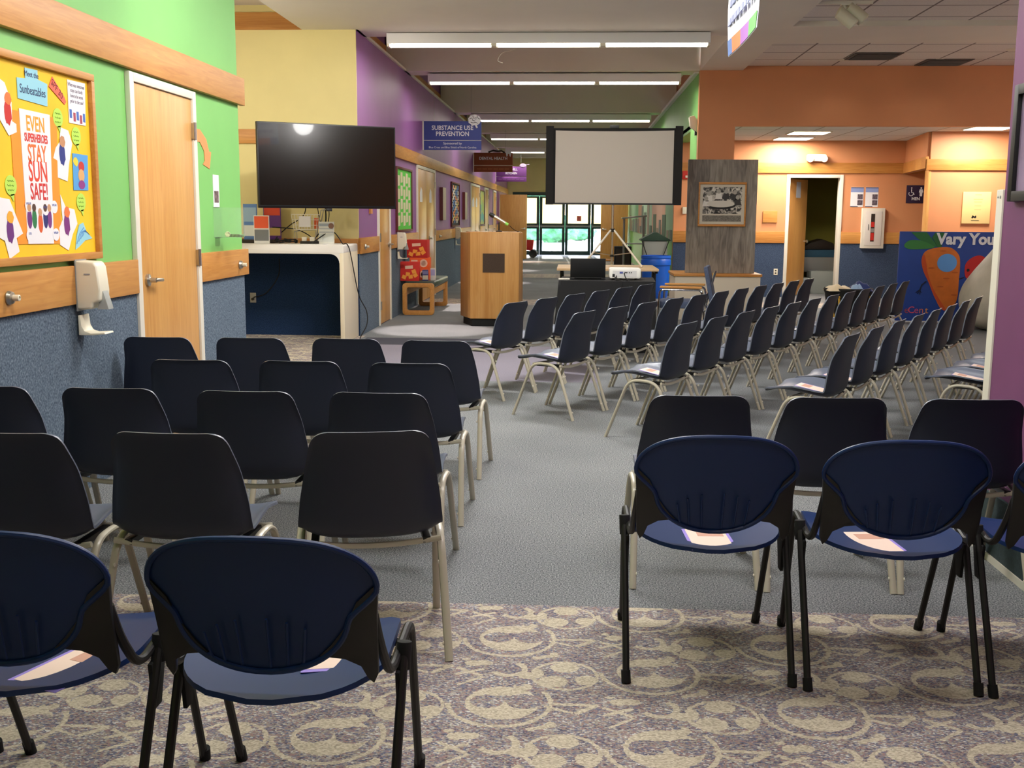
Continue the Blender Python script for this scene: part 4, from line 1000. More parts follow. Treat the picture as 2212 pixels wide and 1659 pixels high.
MB().tube([(-.12, -.05, -.13), (-.12, -.05, -.02), (.12, -.05, 0), (.12, -.05, -.13)], .005, 6).tube([(-.12, .05, -.13), (-.12, .05, -.02), (.12, .05, 0), (.12, .05, -.13)], .005, 6).build('stand', M['grey'], sb)
for sx_ in (-.12, .12): MB().lathe([(0, -.01), (.02, -.01), (.02, .01), (0, .01)], (sx_, 0, -.133), 12, 'Y').build('wheel', M['black'], sb)
lab(B(-.06, .07, -.074, -.070, .03, .15).build('card', M['paper'], sb, smooth=0), 'white card in front of the basket')
tag(B(-.012, .03, -.02, .02, 0, .12).build('small_box', M['orangec'], loc=(-2.95, 12.3, 1.245), bevel=.003), 'small orange carton inside the wire basket', 'carton')

# ================================================================== LECTERN AND BENCH
le = T('lectern', 'tall oak lectern with a dark square panel on a black plinth', 'lectern', (-1.05, 14.15, 0))
lab(MB().prism([(.31, -.27), (.33, .12), (.30, .30), (-.38, .30), (-.42, .12), (-.27, -.27)], 0, .10, 'XY').build('plinth', M['mblack'], le), 'black plinth')
lab(MB().prism([(.33, -.30), (.36, .14), (.33, .34), (-.42, .34), (-.46, .14), (-.29, -.30)], .10, 1.19, 'XY').build('body', M['podw'], le, bevel=.004), 'oak body')
lab(B(-.13, .15, -.304, -.30, .69, .93).build('front_panel', mat('dark_mesh', (62, 46, 34), .8, noise=.3, nscale=200), le, smooth=0), 'dark square panel')
lab(MB().prism([(.33, -.30), (.33, .30), (-.40, .30), (-.29, -.30)], 1.19, 1.20, 'XY').build('top', M['door'], le, smooth=0), 'oak top')
mi = T('microphone', 'black microphone with a green ring on a small stand on the lectern', 'microphone', (-.98, 14.2, 1.20))
MB().lathe([(.04, 0), (.045, .01), (.01, .02), (.008, .12), (0, .12)], (-.02, .0, 0), 16).build('desk_stand', M['black'], mi)
a_, b_ = Vector((-.14, -.02, .23)), Vector((.10, -.02, .09)); d_ = (b_ - a_)
MB().tube([a_, a_ + d_ * .12, a_ + d_ * .25], [.02, .03, .026], 14).build('grille', M['black'], mi)
MB().tube([a_ + d_ * .25, a_ + d_ * .85], [.024, .019], 12).build('handle', M['steel'], mi)
lab(MB().tube([a_ + d_ * .85, b_], [.02, .018], 12).build('ring', C_('neon_green', (150, 230, 110)), mi), 'bright green end ring')
cable('microphone_cable', [(-.86, 14.18, 1.28), (-.82, 14.2, 1.24), (-.76, 14.2, 1.205), (-.74, 14.35, 1.203)], .004, 'thin black microphone cable at the lectern top edge')
be = T('bench', 'oak framed bench with a dark green cushion against the hall wall', 'bench', (-2.23, 16.2, 0))
for s in (-1, 1):
    y0_, y1_ = (-.84, -.76) if s < 0 else (.76, .84)
    fo = rrect(-.225, .225, 0, .45, .045, 5); fi = rrect(-.165, .165, .06, .39, .03, 5)
    mb = MB(); n = len(fo)
    V = [(x, y0_, z) for x, z in fo] + [(x, y0_, z) for x, z in fi] + [(x, y1_, z) for x, z in fo] + [(x, y1_, z) for x, z in fi]
    F = []
    for i in range(n):
        j = (i + 1) % n
        F += [(i, j, n + j, n + i), (2 * n + j, 2 * n + i, 3 * n + i, 3 * n + j), (i, 2 * n + i, 2 * n + j, j), (n + i, n + j, 3 * n + j, 3 * n + i)]
    mb._add(V, F); mb.build('end_frame', M['wood'], be, bevel=.006)
MB().box(-.20, -.17, -.76, .76, .28, .37).box(.17, .20, -.76, .76, .28, .37).build('side_rails', M['wood'], be, bevel=.004)
lab(MB().prism(rrect(-.20, .235, .38, .475, .03, 4), -.74, .80, 'XZ').build('cushion', mat('green_vinyl', (54, 66, 56), .3), be, bevel=.01), 'dark green vinyl cushion')
SB = 'red snack boxes stacked on the bench'
def snack(x, y, z, w, d, h, rz, c, l, kind):
    t = T('snack_box', l, 'box', (x, y, z), rz, SB)
    B(-w / 2, w / 2, -d / 2, d / 2, 0, h).build('carton', C_('carton_%d' % c[1], c), t, bevel=.002)
    f = -d / 2 - .001
    if kind == 0:
        MB().obox((-.01, f, h * .72), (w * .42, .002, h * .17), 0, 0, -.06).build('printed_label', C_('label_peach', (238, 196, 170)), t, smooth=0)
        for k, (a, b) in enumerate([(-.3, .2), (-.1, .35), (.05, .22), (.22, .5), (.3, .3)]):
            MB().obox((a * w, f - .001, b * h), (w * .22, .002, h * .2), 0, 0, .4 - k * .25).build('printed_cracker', C_('cracker', (244, 160, 60)), t, smooth=0)
    else:
        B(-w * .42, -w * .1, f - .0006, f, h * .2, h * .8).build('printed_label', C_('label_peach', (238, 196, 170)), t, smooth=0)
        MB().lathe([(w * .12, 0), (w * .16, -.001), (w * .2, 0)], (w * .2, f, h * .5), 20, 'Y').build('printed_ring', C_('label_peach', (238, 196, 170)), t)
snack(-2.375, 15.6, .475, .27, .16, .27, .04, (206, 40, 32), 'red snack box standing alone at the front of the bench', 0)
snack(-2.27, 15.9, .475, .28, .22, .16, 0, (238, 92, 34), 'orange snack box at the bottom of the stack on the bench', 1)
snack(-2.27, 15.9, .635, .29, .22, .16, .02, (240, 96, 36), 'orange snack box in the middle of the stack on the bench', 1)
snack(-2.30, 15.9, .795, .30, .22, .26, -.03, (190, 34, 28), 'dark red snack box on top of the stack on the bench', 0)
card('gift_box', -2.16, 15.62, .475, .085, .155, .1, [(60, 60, 110), (.1, .5, (190, 180, 160)), (.6, .9, (110, 110, 150))], 'small blue and cream carton beside the red boxes on the bench', 'carton', d=.07)
card('gift_bag', -2.06, 15.72, .475, .07, .175, -.1, [(214, 206, 200), (.4, .9, (170, 160, 200))], 'small white and lilac paper bag on the bench', 'bag', d=.05)

# ================================================================== HALL WALL THINGS
def hallboard(y0, y1, z0, z1, cols, l, seed, nx, nz, name='notice_board', bg=(96, 200, 72), fm='dark'):
    t = T(name, l, 'notice board', (-2.52, (y0 + y1) / 2, (z0 + z1) / 2)); w = (y1 - y0) / 2; h = (z1 - z0) / 2
    lab(MB().box(0, .035, -w, -w + .03, -h, h).box(0, .035, w - .03, w, -h, h).box(0, .035, -w + .03, w - .03, h - .03, h).box(0, .035, -w + .03, w - .03, -h, -h + .03).build('frame', M[fm], t, bevel=.003), 'dark red-brown frame')
    B(0, .015, -w + .03, w - .03, -h + .03, h - .03).build('backing', C_('bgd_%d_%d_%d' % bg, bg), t, smooth=0)
    rnd = random.Random(seed); k = 0
    for i in range(nx):
        for j in range(nz):
            cy = -w + .1 + (i + .5) * (2 * w - .2) / nx; cz = -h + .08 + (j + .5) * (2 * h - .16) / nz + (.03 if i % 2 else -.02)
            c = cols[(i * 3 + j * 5 + rnd.randint(0, 1)) % len(cols)]
            a, b = (2 * w - .2) / nx * .38, (2 * h - .16) / nz * .40
            wpoly('pinned_paper', [(cy - a, cz - b), (cy + a, cz - b + .01), (cy + a * .95, cz + b), (cy - a, cz + b)], .016, C_('pp_%d_%d_%d' % c, c), .002, t)
    return t
M['redwood'] = mat('red_brown_frame', (96, 34, 32), .5)
hallboard(15.22, 16.62, 1.17, 2.08, [(228, 220, 190), (222, 214, 180)], 'lime green notice board with cream papers on the purple wall', 3, 5, 4, bg=(92, 204, 70), fm='redwood')
hallboard(21.95, 23.4, 1.18, 2.08, [(232, 226, 214), (236, 150, 96), (90, 130, 190), (230, 200, 120)], 'framed board of black outlined pictures on the hall wall', 5, 6, 7, bg=(36, 34, 40), fm='redwood')
hallboard(28.45, 29.85, 1.16, 2.08, [(120, 200, 200), (230, 220, 120), (190, 220, 130)], 'pale yellow and aqua board far down the hall wall', 8, 3, 3, bg=(206, 216, 140), fm='redwood')
for y, l in ((20.45, 'tall narrow wooden plaque edge on the wall past the double door'), (24.5, 'tall narrow wooden plaque edge beyond the framed picture board')):
    t = T('wall_plaque', l, 'plaque', (-2.52, y, 1.32), 0, 'narrow wall plaques in the hall')
    lab(B(0, .06, -.25, .25, 0, .6).build('plaque_body', mat_once('plaque_tan', (222, 206, 186)), t, bevel=.003), 'tan plaque body')
    lab(B(-.0, .062, -.262, -.25, 0, .6).build('dark_edge', M['redwood'], t, smooth=0), 'dark red-brown edge')
for y, w_, l in ((17.65, .14, 'left leaf'), (18.78, .14, 'right leaf'), (26.6, .25, 'left leaf of the second pair'), (27.5, .2, 'right leaf of the second pair')):
    tag(wpoly('door_notice', [(y - w_, 1.62), (y + w_, 1.62), (y + w_ * .9, 1.81), (y - w_ * .2, 1.86), (y - w_, 1.76)], -2.502, M['paper'], .002), 'white cut-out notice on the hall double door, ' + l, 'notice', 'white notices on the hall doors')
tag(B(0, .03, -.05, .05, 0, .14).build('name_plate', C_('sign_tan', (226, 158, 92)), loc=(-2.52, 13.3, 1.42), bevel=.003), 'small tan sign on the purple wall under the television corner', 'sign')
# hanging signs
def hsign(y, bgc, lines, l, icon, sub, white_edge=True):
    t = T('hanging_sign', l, 'sign', (-2.03, y, 2.46), 0, 'department signs sticking out from the purple wall')
    bgm = C_('sg_%d_%d_%d' % bgc, bgc)
    B(-.47, .47, -.015, .015, .16, .46).build('upper_panel', bgm, t, bevel=.002)
    B(-.47, .47, -.012, .012, 0, .15).build('lower_panel', bgm, t, bevel=.002)
    MB().box(-.49, -.47, -.02, .02, .0, .46).box(-.49, .47, -.008, .008, .15, .16).build('white_bracket', M['white'], t, smooth=0)
    sg = C_('sign_white', (226, 226, 232))
    for s_, z, size, sx in lines: text(s_, size, sg, t, (0, -.016, z), RF, depth=.0005, bold=.0015, sx=sx)
    if sub == 'bar':
        for k in range(6): B(-.40 + k * .135, -.29 + k * .135, -.0135, -.012, .06, .085).build('faint_print', C_('faint_%d' % bgc[0], tuple(min(255, v + 30) for v in bgc)), t, smooth=0)
        sub = []
    for s_, z, size in sub: text(s_, size, sg, t, (0, -.013, z), RF, depth=.0004)
    ic = MB()
    if icon == 'brain':
        ic.prism([(.36 + .105 * math.cos(a / 12 * PI) * (1 + .06 * math.sin(a * 1.9)), .475 + .085 * math.sin(a / 12 * PI) * (1 + .06 * math.cos(a * 2.3))) for a in range(24)], -.03, -.018, 'XZ')
        ib = ic.build('brain_symbol', sg, t, bevel=.002)
        ln = MB()
        for q_ in ([(.28, .49), (.32, .51), (.33, .47), (.37, .46)], [(.33, .54), (.35, .50), (.39, .52), (.38, .48)], [(.40, .54), (.42, .50), (.45, .49)], [(.30, .44), (.34, .43), (.38, .44), (.42, .42)]):
            ln.tube([(a, -.032, b) for a, b in q_], .004, 5)
        ln.build('brain_lines', M['black'], t)
        MB().tube([(.38, -.024, .40), (.40, -.024, .35)], .016, 8).build('brain_stem', sg, t)
    elif icon == 'tooth':
        ic.prism([(.30, .49), (.33, .52), (.37, .50), (.41, .52), (.44, .49), (.43, .42), (.415, .36), (.395, .38), (.385, .43), (.355, .43), (.345, .38), (.325, .36), (.31, .42)], -.028, -.018, 'XZ').build('tooth_symbol', sg, t)
        MB().tube([(-.12, -.02, .47), (0, -.02, .51), (.10, -.02, .49), (.20, -.02, .50), (.28, -.02, .46)], .02, 8).build('brush_symbol', M['dark'], t)
    else:
        ic.lathe([(0, -.012), (.09, -.012), (.11, 0), (.1, 0), (0, -.004)], (.36, -.02, .49), 20, 'Y', sx=1, sy=.55); ic.build('pan_symbol', C_('pan_grey', (150, 130, 160)), t)
        MB().tube([(.44, -.025, .51), (.56, -.025, .53)], .010, 8).build('pan_handle', C_('pan_grey', (150, 130, 160)), t)
    for x in (-.3, .3): MB().tube([(x, 0, .46), (x, 0, 1.0)], .0025, 5).build('hanging_wire', M['grey'], t)
hsign(18.0, (58, 70, 140), [('SUBSTANCE USE', .35, .098, .94), ('PREVENTION', .255, .098, .94)], 'blue hanging sign reading SUBSTANCE USE PREVENTION with a brain symbol', 'brain', [('Sponsored by', .105, .055), ('Blue Cross and Blue Shield of North Carolina', .04, .042)])
hsign(26.8, (132, 62, 22), [('DENTAL HEALTH', .32, .098, .9)], 'brown hanging sign reading DENTAL HEALTH with a tooth symbol', 'tooth', 'bar')
hsign(34.2, (98, 46, 112), [('       WELL', .37, .095, .9), ('KITCHEN', .255, .095, .9)], 'purple hanging sign reading KITCHEN farthest down the hall', 'pan', 'bar')
wg = T('wagon', 'small red wagon parked by the open door at the far end of the hall', 'wagon', (-1.60, 37.6, 0))
MB().prism([(-.35, .26), (.12, .24), (.16, .60), (-.35, .62)], -.25, .25, 'XZ').build('wagon_body', C_('wagon_red', (190, 36, 34)), wg, bevel=.02)
for y in (-.28, .28): MB().lathe([(.05, -.02), (.12, -.03), (.14, -.02), (.14, .02), (.12, .03), (.05, .02)], (.14, y, .14), 20, 'Y').build('wheel', M['black'], wg)
MB().tube([(.14, -.28, .14), (.14, .28, .14)], .015, 6).tube([(.14, 0, .14), (.0, 0, .30)], .02, 6).build('axle', M['black'], wg)

# ================================================================== PROJECTION CORNER
tb = T('work_table', 'long table with a pale wooden top holding up the projection screen', 'table', (.42, 14.6, 0))
lab(B(-.66, .64, -.62, .55, .715, .745).build('table_top', wood('pale_top', (226, 196, 158), (206, 172, 130), 'X'), tb, bevel=.004), 'pale wooden top')
for x in (-.6, .62):
    MB().box(x - .03, x + .03, -.5, .45, 0, .04).box(x - .025, x + .025, -.08, .08, .04, .715).box(x - .02, x + .02, -.45, .4, .68, .715).build('leg', M['black'], tb, bevel=.004)
ps_ = T('projection_screen', 'white projection screen with black side borders on a tripod, standing on the table', 'projection screen', (.48, 14.6, .745), R(-1))
lab(B(-.87, .87, -.03, -.026, .83, 1.80).build('black_border', M['mblack'], ps_, smooth=0), 'black fabric border')
_rows = []
for i in range(9):
    z = .835 + .935 * i / 8; _rows.append([((-.765 + 1.54 * k / 12), -.034 - .0, z - (.012 * (1 - ((k - 6) / 6) ** 2) * (i / 8))) for k in range(13)])
lab(MB().grid(_rows).build('white_fabric', mat('screen_fabric', (180, 174, 166), .9), ps_, solid=.002), 'white matt fabric')
for s in (-1, 1): lab(B(s * .84 - .05, s * .84 + .05, -.05, -.036, .81, 1.825).build('side_border', M['mblack'], ps_, smooth=0), 'black side border')
lab(MB().box(-.80, .80, -.04, -.02, .812, .832).build('bottom_bar', M['black'], ps_, smooth=0), 'black bottom bar')
lab(MB().box(-.06, .06, -.03, .03, 1.79, 1.84).build('top_hook', M['black'], ps_, bevel=.003), 'black hook at the top')
MB().tube([(0, 0, .03), (0, 0, 1.80)], .016, 12).build('pole', M['steel'], ps_)
lab(MB().cyl((0, 0, .46), (0, 0, .50), .035, seg=12).cyl((0, 0, .13), (0, 0, .16), .028, seg=12).build('collar', M['black'], ps_), 'black collar')
for a, l in ((-.72, .52), (PI + .72, .52), (PI / 2, .42)):
    x, y = math.cos(a) * l, math.sin(a) * .45
    MB().tube([(math.cos(a) * .03, math.sin(a) * .03, .48), (x, y, .012)], .013, 10).build('leg', M['white'], ps_)
    MB().tube([(0, 0, .15), (x * .62, y * .62, .19)], .006, 8).build('leg_brace', M['steel'], ps_)
bt = T('media_table', 'small table draped in black cloth, holding the laptop and the projector', 'table', (.36, 11.72, 0), R(-2))
B(-.5, .46, -.38, .38, .71, .735).build('table_top', M['dark'], bt, bevel=.003)
for x in (-.45, .42):
    for y in (-.32, .32): MB().tube([(x, y, 0), (x, y, .71)], .016, 8).build('leg', M['black'], bt)
rows_ = []
per = []
for k in range(140):
    a = k / 140 * 4; sd = int(a); f = a - sd
    c = [(-.52, -.40), (.48, -.40), (.48, .40), (-.52, .40)]
    p, q = c[sd], c[(sd + 1) % 4]; per.append((p[0] + (q[0] - p[0]) * f, p[1] + (q[1] - p[1]) * f))
for i in range(12):
    z = .742 - .735 * i / 11; rr_ = []
    for k in range(141):
        x, y = per[k % 140]; g = i / 11
        w_ = 1 + .03 * g + .022 * g * math.sin(k * .9) + .012 * g * math.sin(k * 2.3)
        rr_.append(((x + .02) * w_ - .02 - .04 * g * (x < 0), y * w_, z))
    rows_.append(rr_)
cl = MB().grid(rows_)
cl.grid([[(-.52, -.40, .742), (.48, -.40, .742)], [(-.52, .40, .742), (.48, .40, .742)]])
tag(cl.build('tablecloth', mat('black_cloth', (20, 20, 22), .9), None, loc=(.36, 11.72, 0), rotz=R(-2), weld=True), 'black cloth draped over the small table down to the floor', 'tablecloth')
lp = T('laptop', 'open black laptop seen from behind on the black table', 'laptop', (.13, 11.55, .7425))
B(-.185, .185, -.0, .24, 0, .018).build('base', M['black'], lp, bevel=.004)
MB().obox((0, -.025, .122), (.37, .008, .21), 0, .22).build('lid', mat('laptop_lid', (16, 17, 19), .5), lp, bevel=.006)
MB().cyl((-.14, -.002, .018), (.14, -.002, .018), .009, seg=10).build('hinge', M['mblack'], lp)
pj = T('projector', 'white projector beside the laptop on the black table', 'projector', (.52, 11.62, .7425))
lab(MB().prism(rrect(-.165, .165, .018, .125, .02, 4), -.12, .12, 'XZ').build('casing', mat('projector_white', (232, 230, 224), .35), pj, bevel=.01), 'white casing')
MB().box(-.13, .12, -.1215, -.119, .035, .10).build('port_panel', mat_once('port_grey', (206, 204, 204)), pj, smooth=0)
for x, z, w_, h_, c in ((-.12, .05, .025, .03, (24, 24, 26)), (-.04, .08, .035, .018, (70, 80, 150)), (.01, .08, .03, .01, (40, 40, 44)), (.045, .08, .01, .01, (40, 40, 44)), (.065, .08, .01, .01, (40, 40, 44)), (-.1, .025, .02, .012, (40, 40, 44))):
    B(x - w_ / 2, x + w_ / 2, -.124, -.121, z - h_ / 2, z + h_ / 2).build('port', C_('port_%d' % c[0], c), pj, smooth=0)
lab(MB().cyl((-.05, -.1, 0), (-.05, -.1, .02), .012).cyl((.12, .09, 0), (.12, .09, .02), .012).cyl((-.12, .09, 0), (-.12, .09, .02), .012).build('feet', M['black'], pj), 'black feet')
cable('projector_cable', [(.51, 11.49, .82), (.52, 11.44, .78), (.54, 11.38, .752), (.56, 11.33, .74), (.57, 11.29, .6)], .005, 'black cable hanging off the table edge below the projector')
cable('projector_cable', [(.43, 11.49, .79), (.42, 11.44, .75), (.46, 11.35, .75), (.48, 11.30, .72), (.49, 11.285, .5)], .005, 'black cable at the projector left corner, over the cloth')
tag(MB().obox((0, 0, .008), (.12, .03, .016), .2).build('remote_control', M['white'], loc=(-.12, 11.5, .743), bevel=.004), 'white remote control left of the laptop', 'remote control')
# barrel and folding hamper
br_ = T('barrel', 'tall blue plastic barrel in front of the hall wall corner', 'barrel', (1.40, 19.2, 0))
BL = mat('blue_plastic', (18, 92, 204), .35)
MB().lathe([(0, 0), (.20, 0), (.215, .03), (.235, .25), (.245, .5), (.245, .56), (.262, .58), (.262, .66), (.25, .68), (.262, .70), (.258, .74), (.235, .74), (.235, .70), (0, .69)], (0, 0, 0), 36).build('barrel_body', BL, br_)
hm = T('folding_hamper', 'grey hamper with a dark green folding lid standing behind the barrel', 'hamper', (1.42, 19.95, 0))
lab(MB().box(-.20, .22, -.2, .2, .0, .98).build('fabric_body', mat_once('hamper_grey', (150, 156, 150)), hm, bevel=.02), 'grey fabric body')
lab(MB().prism([(-.27, .98), (.27, .98), (.27, 1.0), (.03, 1.13), (-.03, 1.13), (-.27, 1.0)], -.22, .22, 'XZ').build('lid', mat_once('hamper_green', (34, 62, 48)), hm, bevel=.01), 'dark green folding lid')
MB().tube([(-.24, -.23, .98), (-.14, -.23, .70)], .008, 6).tube([(.24, -.23, .98), (.14, -.23, .70)], .008, 6).build('side_strap', M['black'], hm)
ca = T('utility_cart', 'grey metal cart with a slanted top beside the hamper', 'cart', (1.18, 22.6, 0))
MB().obox((0, 0, 1.40), (.50, .45, .03), 0, 0, -.10).build('slanted_top', M['grey'], ca, bevel=.004)
for x in (-.2, .2):
    for y in (-.18, .18): MB().tube([(x, y, 0), (x, y, 1.38 + x * .1)], .014, 8).build('post', M['grey'], ca)
for z in (.3, .85): B(-.22, .22, -.2, .2, z, z + .02).build('shelf', M['grey'], ca)
sp_ = T('speaker_box', 'black box speaker on the hall floor behind the screen tripod', 'speaker', (1.0, 23.5, 0))
lab(MB().box(-.18, .18, -.17, .17, 0, .78).build('cabinet', M['mblack'], sp_, bevel=.012), 'black cabinet')
B(-.15, .15, -.176, -.17, .05, .72).build('speaker_grille', M['dark'], sp_, smooth=0)
sk = T('step_stool', 'small wooden stool with papers beside the black box', 'stool', (.74, 24.6, 0))
B(-.18, .18, -.15, .15, .42, .46).build('seat', M['wood'], sk, bevel=.004)
for x in (-.14, .14):
    for y in (-.12, .12): MB().box(x - .02, x + .02, y - .02, y + .02, 0, .42).build('leg', M['wood'], sk)
# armchair
ac = T('armchair', 'armchair with a blue padded back, chrome frame and wooden armrests', 'armchair', (1.24, 12.35, 0), R(80))
BF = mat('blue_fabric', (74, 84, 108), .9, noise=.15, nscale=60)
lab(MB().obox((0, .05, .44), (.50, .48, .08)).build('seat', BF, ac, bevel=.02), 'blue padded seat')
lab(MB().obox((0, -.27, .66), (.48, .05, .42), 0, -.20).build('backrest', BF, ac, bevel=.02), 'blue padded back')
for s in (-1, 1):
    lab(MB().box(s * .28 - .028, s * .28 + .028, -.20, .26, .625, .65).build('armrest', M['wood'], ac, bevel=.01), 'wooden armrest')
    MB().tube(fillet([(s * .28, .28, 0), (s * .28, .26, .61), (s * .28, -.2, .61), (s * .28, -.26, 0)], .05), .012, 8).build('side_frame', M['chrome'], ac)
MB().tube([(-.28, .27, .3), (.28, .27, .3)], .01, 8).tube([(-.28, -.24, .38), (.28, -.24, .38)], .01, 8).build('crossbar', M['chrome'], ac)
for s in (-.2, .2): MB().tube([(s, -.22, .40), (s, -.32, .80)], .01, 8).build('back_support', M['chrome'], ac)

# ================================================================== DISPLAY PANEL
pl_ = T('plinth', 'cream box plinth with an oak top edge in front of the orange column', 'plinth', (1.95, 15.55, 0))
lab(B(-.58, .58, -.45, .45, 0, .60).build('box', mat_once('plinth_cream', (212, 202, 184)), pl_, bevel=.003), 'cream painted box')
lab(B(-.60, .60, -.47, .47, .60, .635).build('top_edge', M['woodx'], pl_, bevel=.004), 'oak top edge')
gw = wood('weathered_wood', (168, 162, 152), (104, 98, 94), 'Z', rough=.8, scale=3.4, stretch=7)
dp = T('display_panel', 'tall weathered grey wooden panel standing on the cream plinth', 'panel', (2.0, 15.32, .636))
B(-.475, .475, 0, .06, 0, 1.55).build('panel_board', gw, dp, bevel=.003)
B(.42, .475, .06, .40, 0, 1.55).build('panel_return', gw, dp, bevel=.003)
pf = T('framed_photo', 'black and white photograph of people around a table in a thin oak frame', 'picture', (2.0, 15.318, 1.58))
lab(MB().box(-.325, .325, -.03, -.01, .27, .30).box(-.325, .325, -.03, -.01, -.30, -.27).box(-.325, -.305, -.03, -.01, -.27, .27).box(.305, .325, -.03, -.01, -.27, .27).build('frame', M['woodx'], pf, bevel=.002), 'thin oak frame')
B(-.305, .305, -.018, -.008, -.27, .27).build('mount_board', mat_once('mount', (206, 200, 184)), pf, smooth=0)
bw_, _nt2, _b2 = newmat('photo_print_bw')
_tc = _nt2.nodes.new('ShaderNodeTexCoord'); _n = _nt2.nodes.new('ShaderNodeTexNoise'); _n.inputs['Scale'].default_value = 14; _n.inputs['Detail'].default_value = 6; _n.inputs['Distortion'].default_value = 1.5
_nt2.links.new(_tc.outputs['Object'], _n.inputs['Vector'])
_nt2.links.new(ramp(_nt2, _n.outputs['Fac'], [(.38, (24, 24, 24)), (.47, (96, 94, 90)), (.56, (196, 192, 182)), (.7, (226, 222, 212))]), _b2.inputs['Base Color']); _b2.inputs['Roughness'].default_value = .5
ph_ = B(-.265, .265, -.0195, -.018, -.13, .235).build('photograph', bw_, pf, smooth=0)
MB().lathe([(0, -.001), (.20, -.001), (.21, 0), (.20, 0)], (-.02, -.0205, -.01), 28, 'Y', sx=1, sy=.28).build('photo_table_edge', C_('ph_dark', (40, 40, 40)), ph_)
MB().lathe([(0, -.001), (.19, -.001)], (-.02, -.0225, .005), 28, 'Y', sx=1, sy=.24).build('photo_table', C_('ph_lt', (214, 210, 200)), ph_)
for x, z in ((-.18, .10), (-.05, .13), (.05, .13), (.17, .12), (-.22, .03), (.21, .05)):
    f_ = MB().lathe([(0, -.001), (.028, -.001)], (x, -.0225, z + .045), 14, 'Y', sx=1, sy=1.1).build('photo_head', C_('ph_mid', (170, 166, 158)), ph_)
    MB().prism([(x - .05, z - .06), (x + .05, z - .06), (x + .035, z + .02), (x - .035, z + .02)], -.0225, -.021, 'XZ').build('photo_body', C_('ph_b%d' % (x > 0), [(226, 224, 218), (60, 60, 60)][x > 0 and z > .1]), ph_)
B(-.265, .265, -.0195, -.018, -.235, -.15).build('caption_strip', mat('caption_grey', (120, 116, 108), .7, noise=.5, nscale=120), pf, smooth=0)

# ================================================================== RESTROOM WALL
el = T('emergency_light', 'white twin-head emergency light above the restroom side door', 'light', (4.17, 19.66, 2.44))
MB().prism(rrect(-.17, .17, -.06, .06, .03), -.07, 0, 'XZ').build('housing', M['cream'], el, bevel=.008)
for s in (-1, 1): MB().cyl((s * .12, -.06, -.01), (s * .12, -.12, -.02), .05, .058, 16).build('lamp_head', M['white'], el)
tag(B(-.125, .125, -.03, 0, 0, .20).build('wall_plaque', M['woodx'], loc=(3.42, 19.7, 1.32), bevel=.003), 'small plain oak plaque on the orange wall left of the open door', 'plaque')
for x, l in ((4.92, 'left of the two, above the extinguisher cabinet'), (5.175, 'right of the two, above the extinguisher cabinet')):
    t = T('wall_notice', 'white printed notice with blue header, ' + l, 'notice', (x, 19.7, 1.6), 0, 'printed notices beside the restroom')
    B(-.11, .11, -.003, 0, 0, .345).build('sheet', M['paper'], t, smooth=0)
    lab(MB().box(-.11, .11, -.004, -.003, .255, .325).build('header', mat_once('hd_blue', (140, 156, 206)), t, smooth=0), 'pale blue header')
    for z in (.13, .03): B(.01, .10, -.004, -.003, z, z + .09).build('printed_photo', mat('nphoto', (96, 84, 96), .7, noise=.6, nscale=60), t, smooth=0)
    MB().box(-.11, .11, -.0042, -.003, .325, .34).box(-.11, .02, -.0042, -.003, 0, .012).build('dark_line', mat_once('navy_ink', (50, 54, 90)), t, smooth=0)
fe = T('extinguisher_cabinet', 'white fire extinguisher cabinet with a narrow window on the orange wall', 'cabinet', (5.205, 19.7, .88))
B(-.195, .195, -.09, 0, 0, .70).build('cabinet_body', M['white'], fe, bevel=.006)
lab(B(-.145, .145, -.098, -.09, .05, .65).build('door', mat_once('cab_door', (222, 214, 206)), fe, bevel=.004), 'cabinet door')
lab(MB().box(-.045, .02, -.101, -.098, .12, .60).mat(1).box(-.04, .015, -.103, -.101, .14, .27).box(-.04, .015, -.103, -.101, .37, .46).mat(2).box(-.04, .015, -.103, -.101, .28, .35).build('window', [M['dark'], M['red'], M['grey']], fe, smooth=0), 'narrow window showing the red extinguisher')
MB().box(-.09, -.082, -.103, -.098, .32, .42).build('vertical_print', M['black'], fe, smooth=0)
ms = T('restroom_sign', 'dark square MEN restroom sign with two white figures', 'sign', (5.93, 19.7, 1.67))
B(-.165, .165, -.012, 0, 0, .31).build('plate', mat_once('sign_navy', (46, 24, 58)), ms, bevel=.004)
text('MEN', .07, M['paper'], ms, (0, -.013, .075), RF, depth=.0006, bold=.002)
fg = MB().lathe([(0, -.002), (.016, -.002)], (.085, -.013, .262), 12, 'Y')
fg.prism([(.06, .24), (.11, .24), (.122, .19), (.108, .185), (.105, .12), (.088, .12), (.085, .165), (.082, .12), (.065, .12), (.062, .185), (.048, .19)], -.015, -.012, 'XZ').build('man_symbol', M['paper'], ms)
wc = MB().lathe([(0, -.002), (.012, -.002)], (-.08, -.013, .262), 12, 'Y').tube([(-.08, -.014, .24), (-.078, -.014, .185), (-.045, -.014, .18), (-.03, -.014, .145)], .007, 6)
wc.tube([(-.085 + .038 * math.cos(a / 20 * 2 * PI), -.014, .165 + .038 * math.sin(a / 20 * 2 * PI)) for a in range(8, 21)], .005, 6).build('wheelchair_symbol', M['paper'], ms)
cp = T('wall_plaque', 'tall cream plaque with faint lettering on the bright orange wall', 'plaque', (6.23, 17.6, 1.33))
B(-.215, .215, -.03, 0, 0, .49).build('plaque_board', mat_once('plaque_cream', (238, 208, 140)), cp, bevel=.004)
for k, (w_, z) in enumerate([(.10, .44), (.14, .37), (.12, .33), (.10, .27), (.10, .21)]): B(-w_ / 2 + .02, w_ / 2 + .02, -.0312, -.03, z, z + .012).build('faint_line', mat_once('faint_gold', (216, 184, 120)), cp, smooth=0)
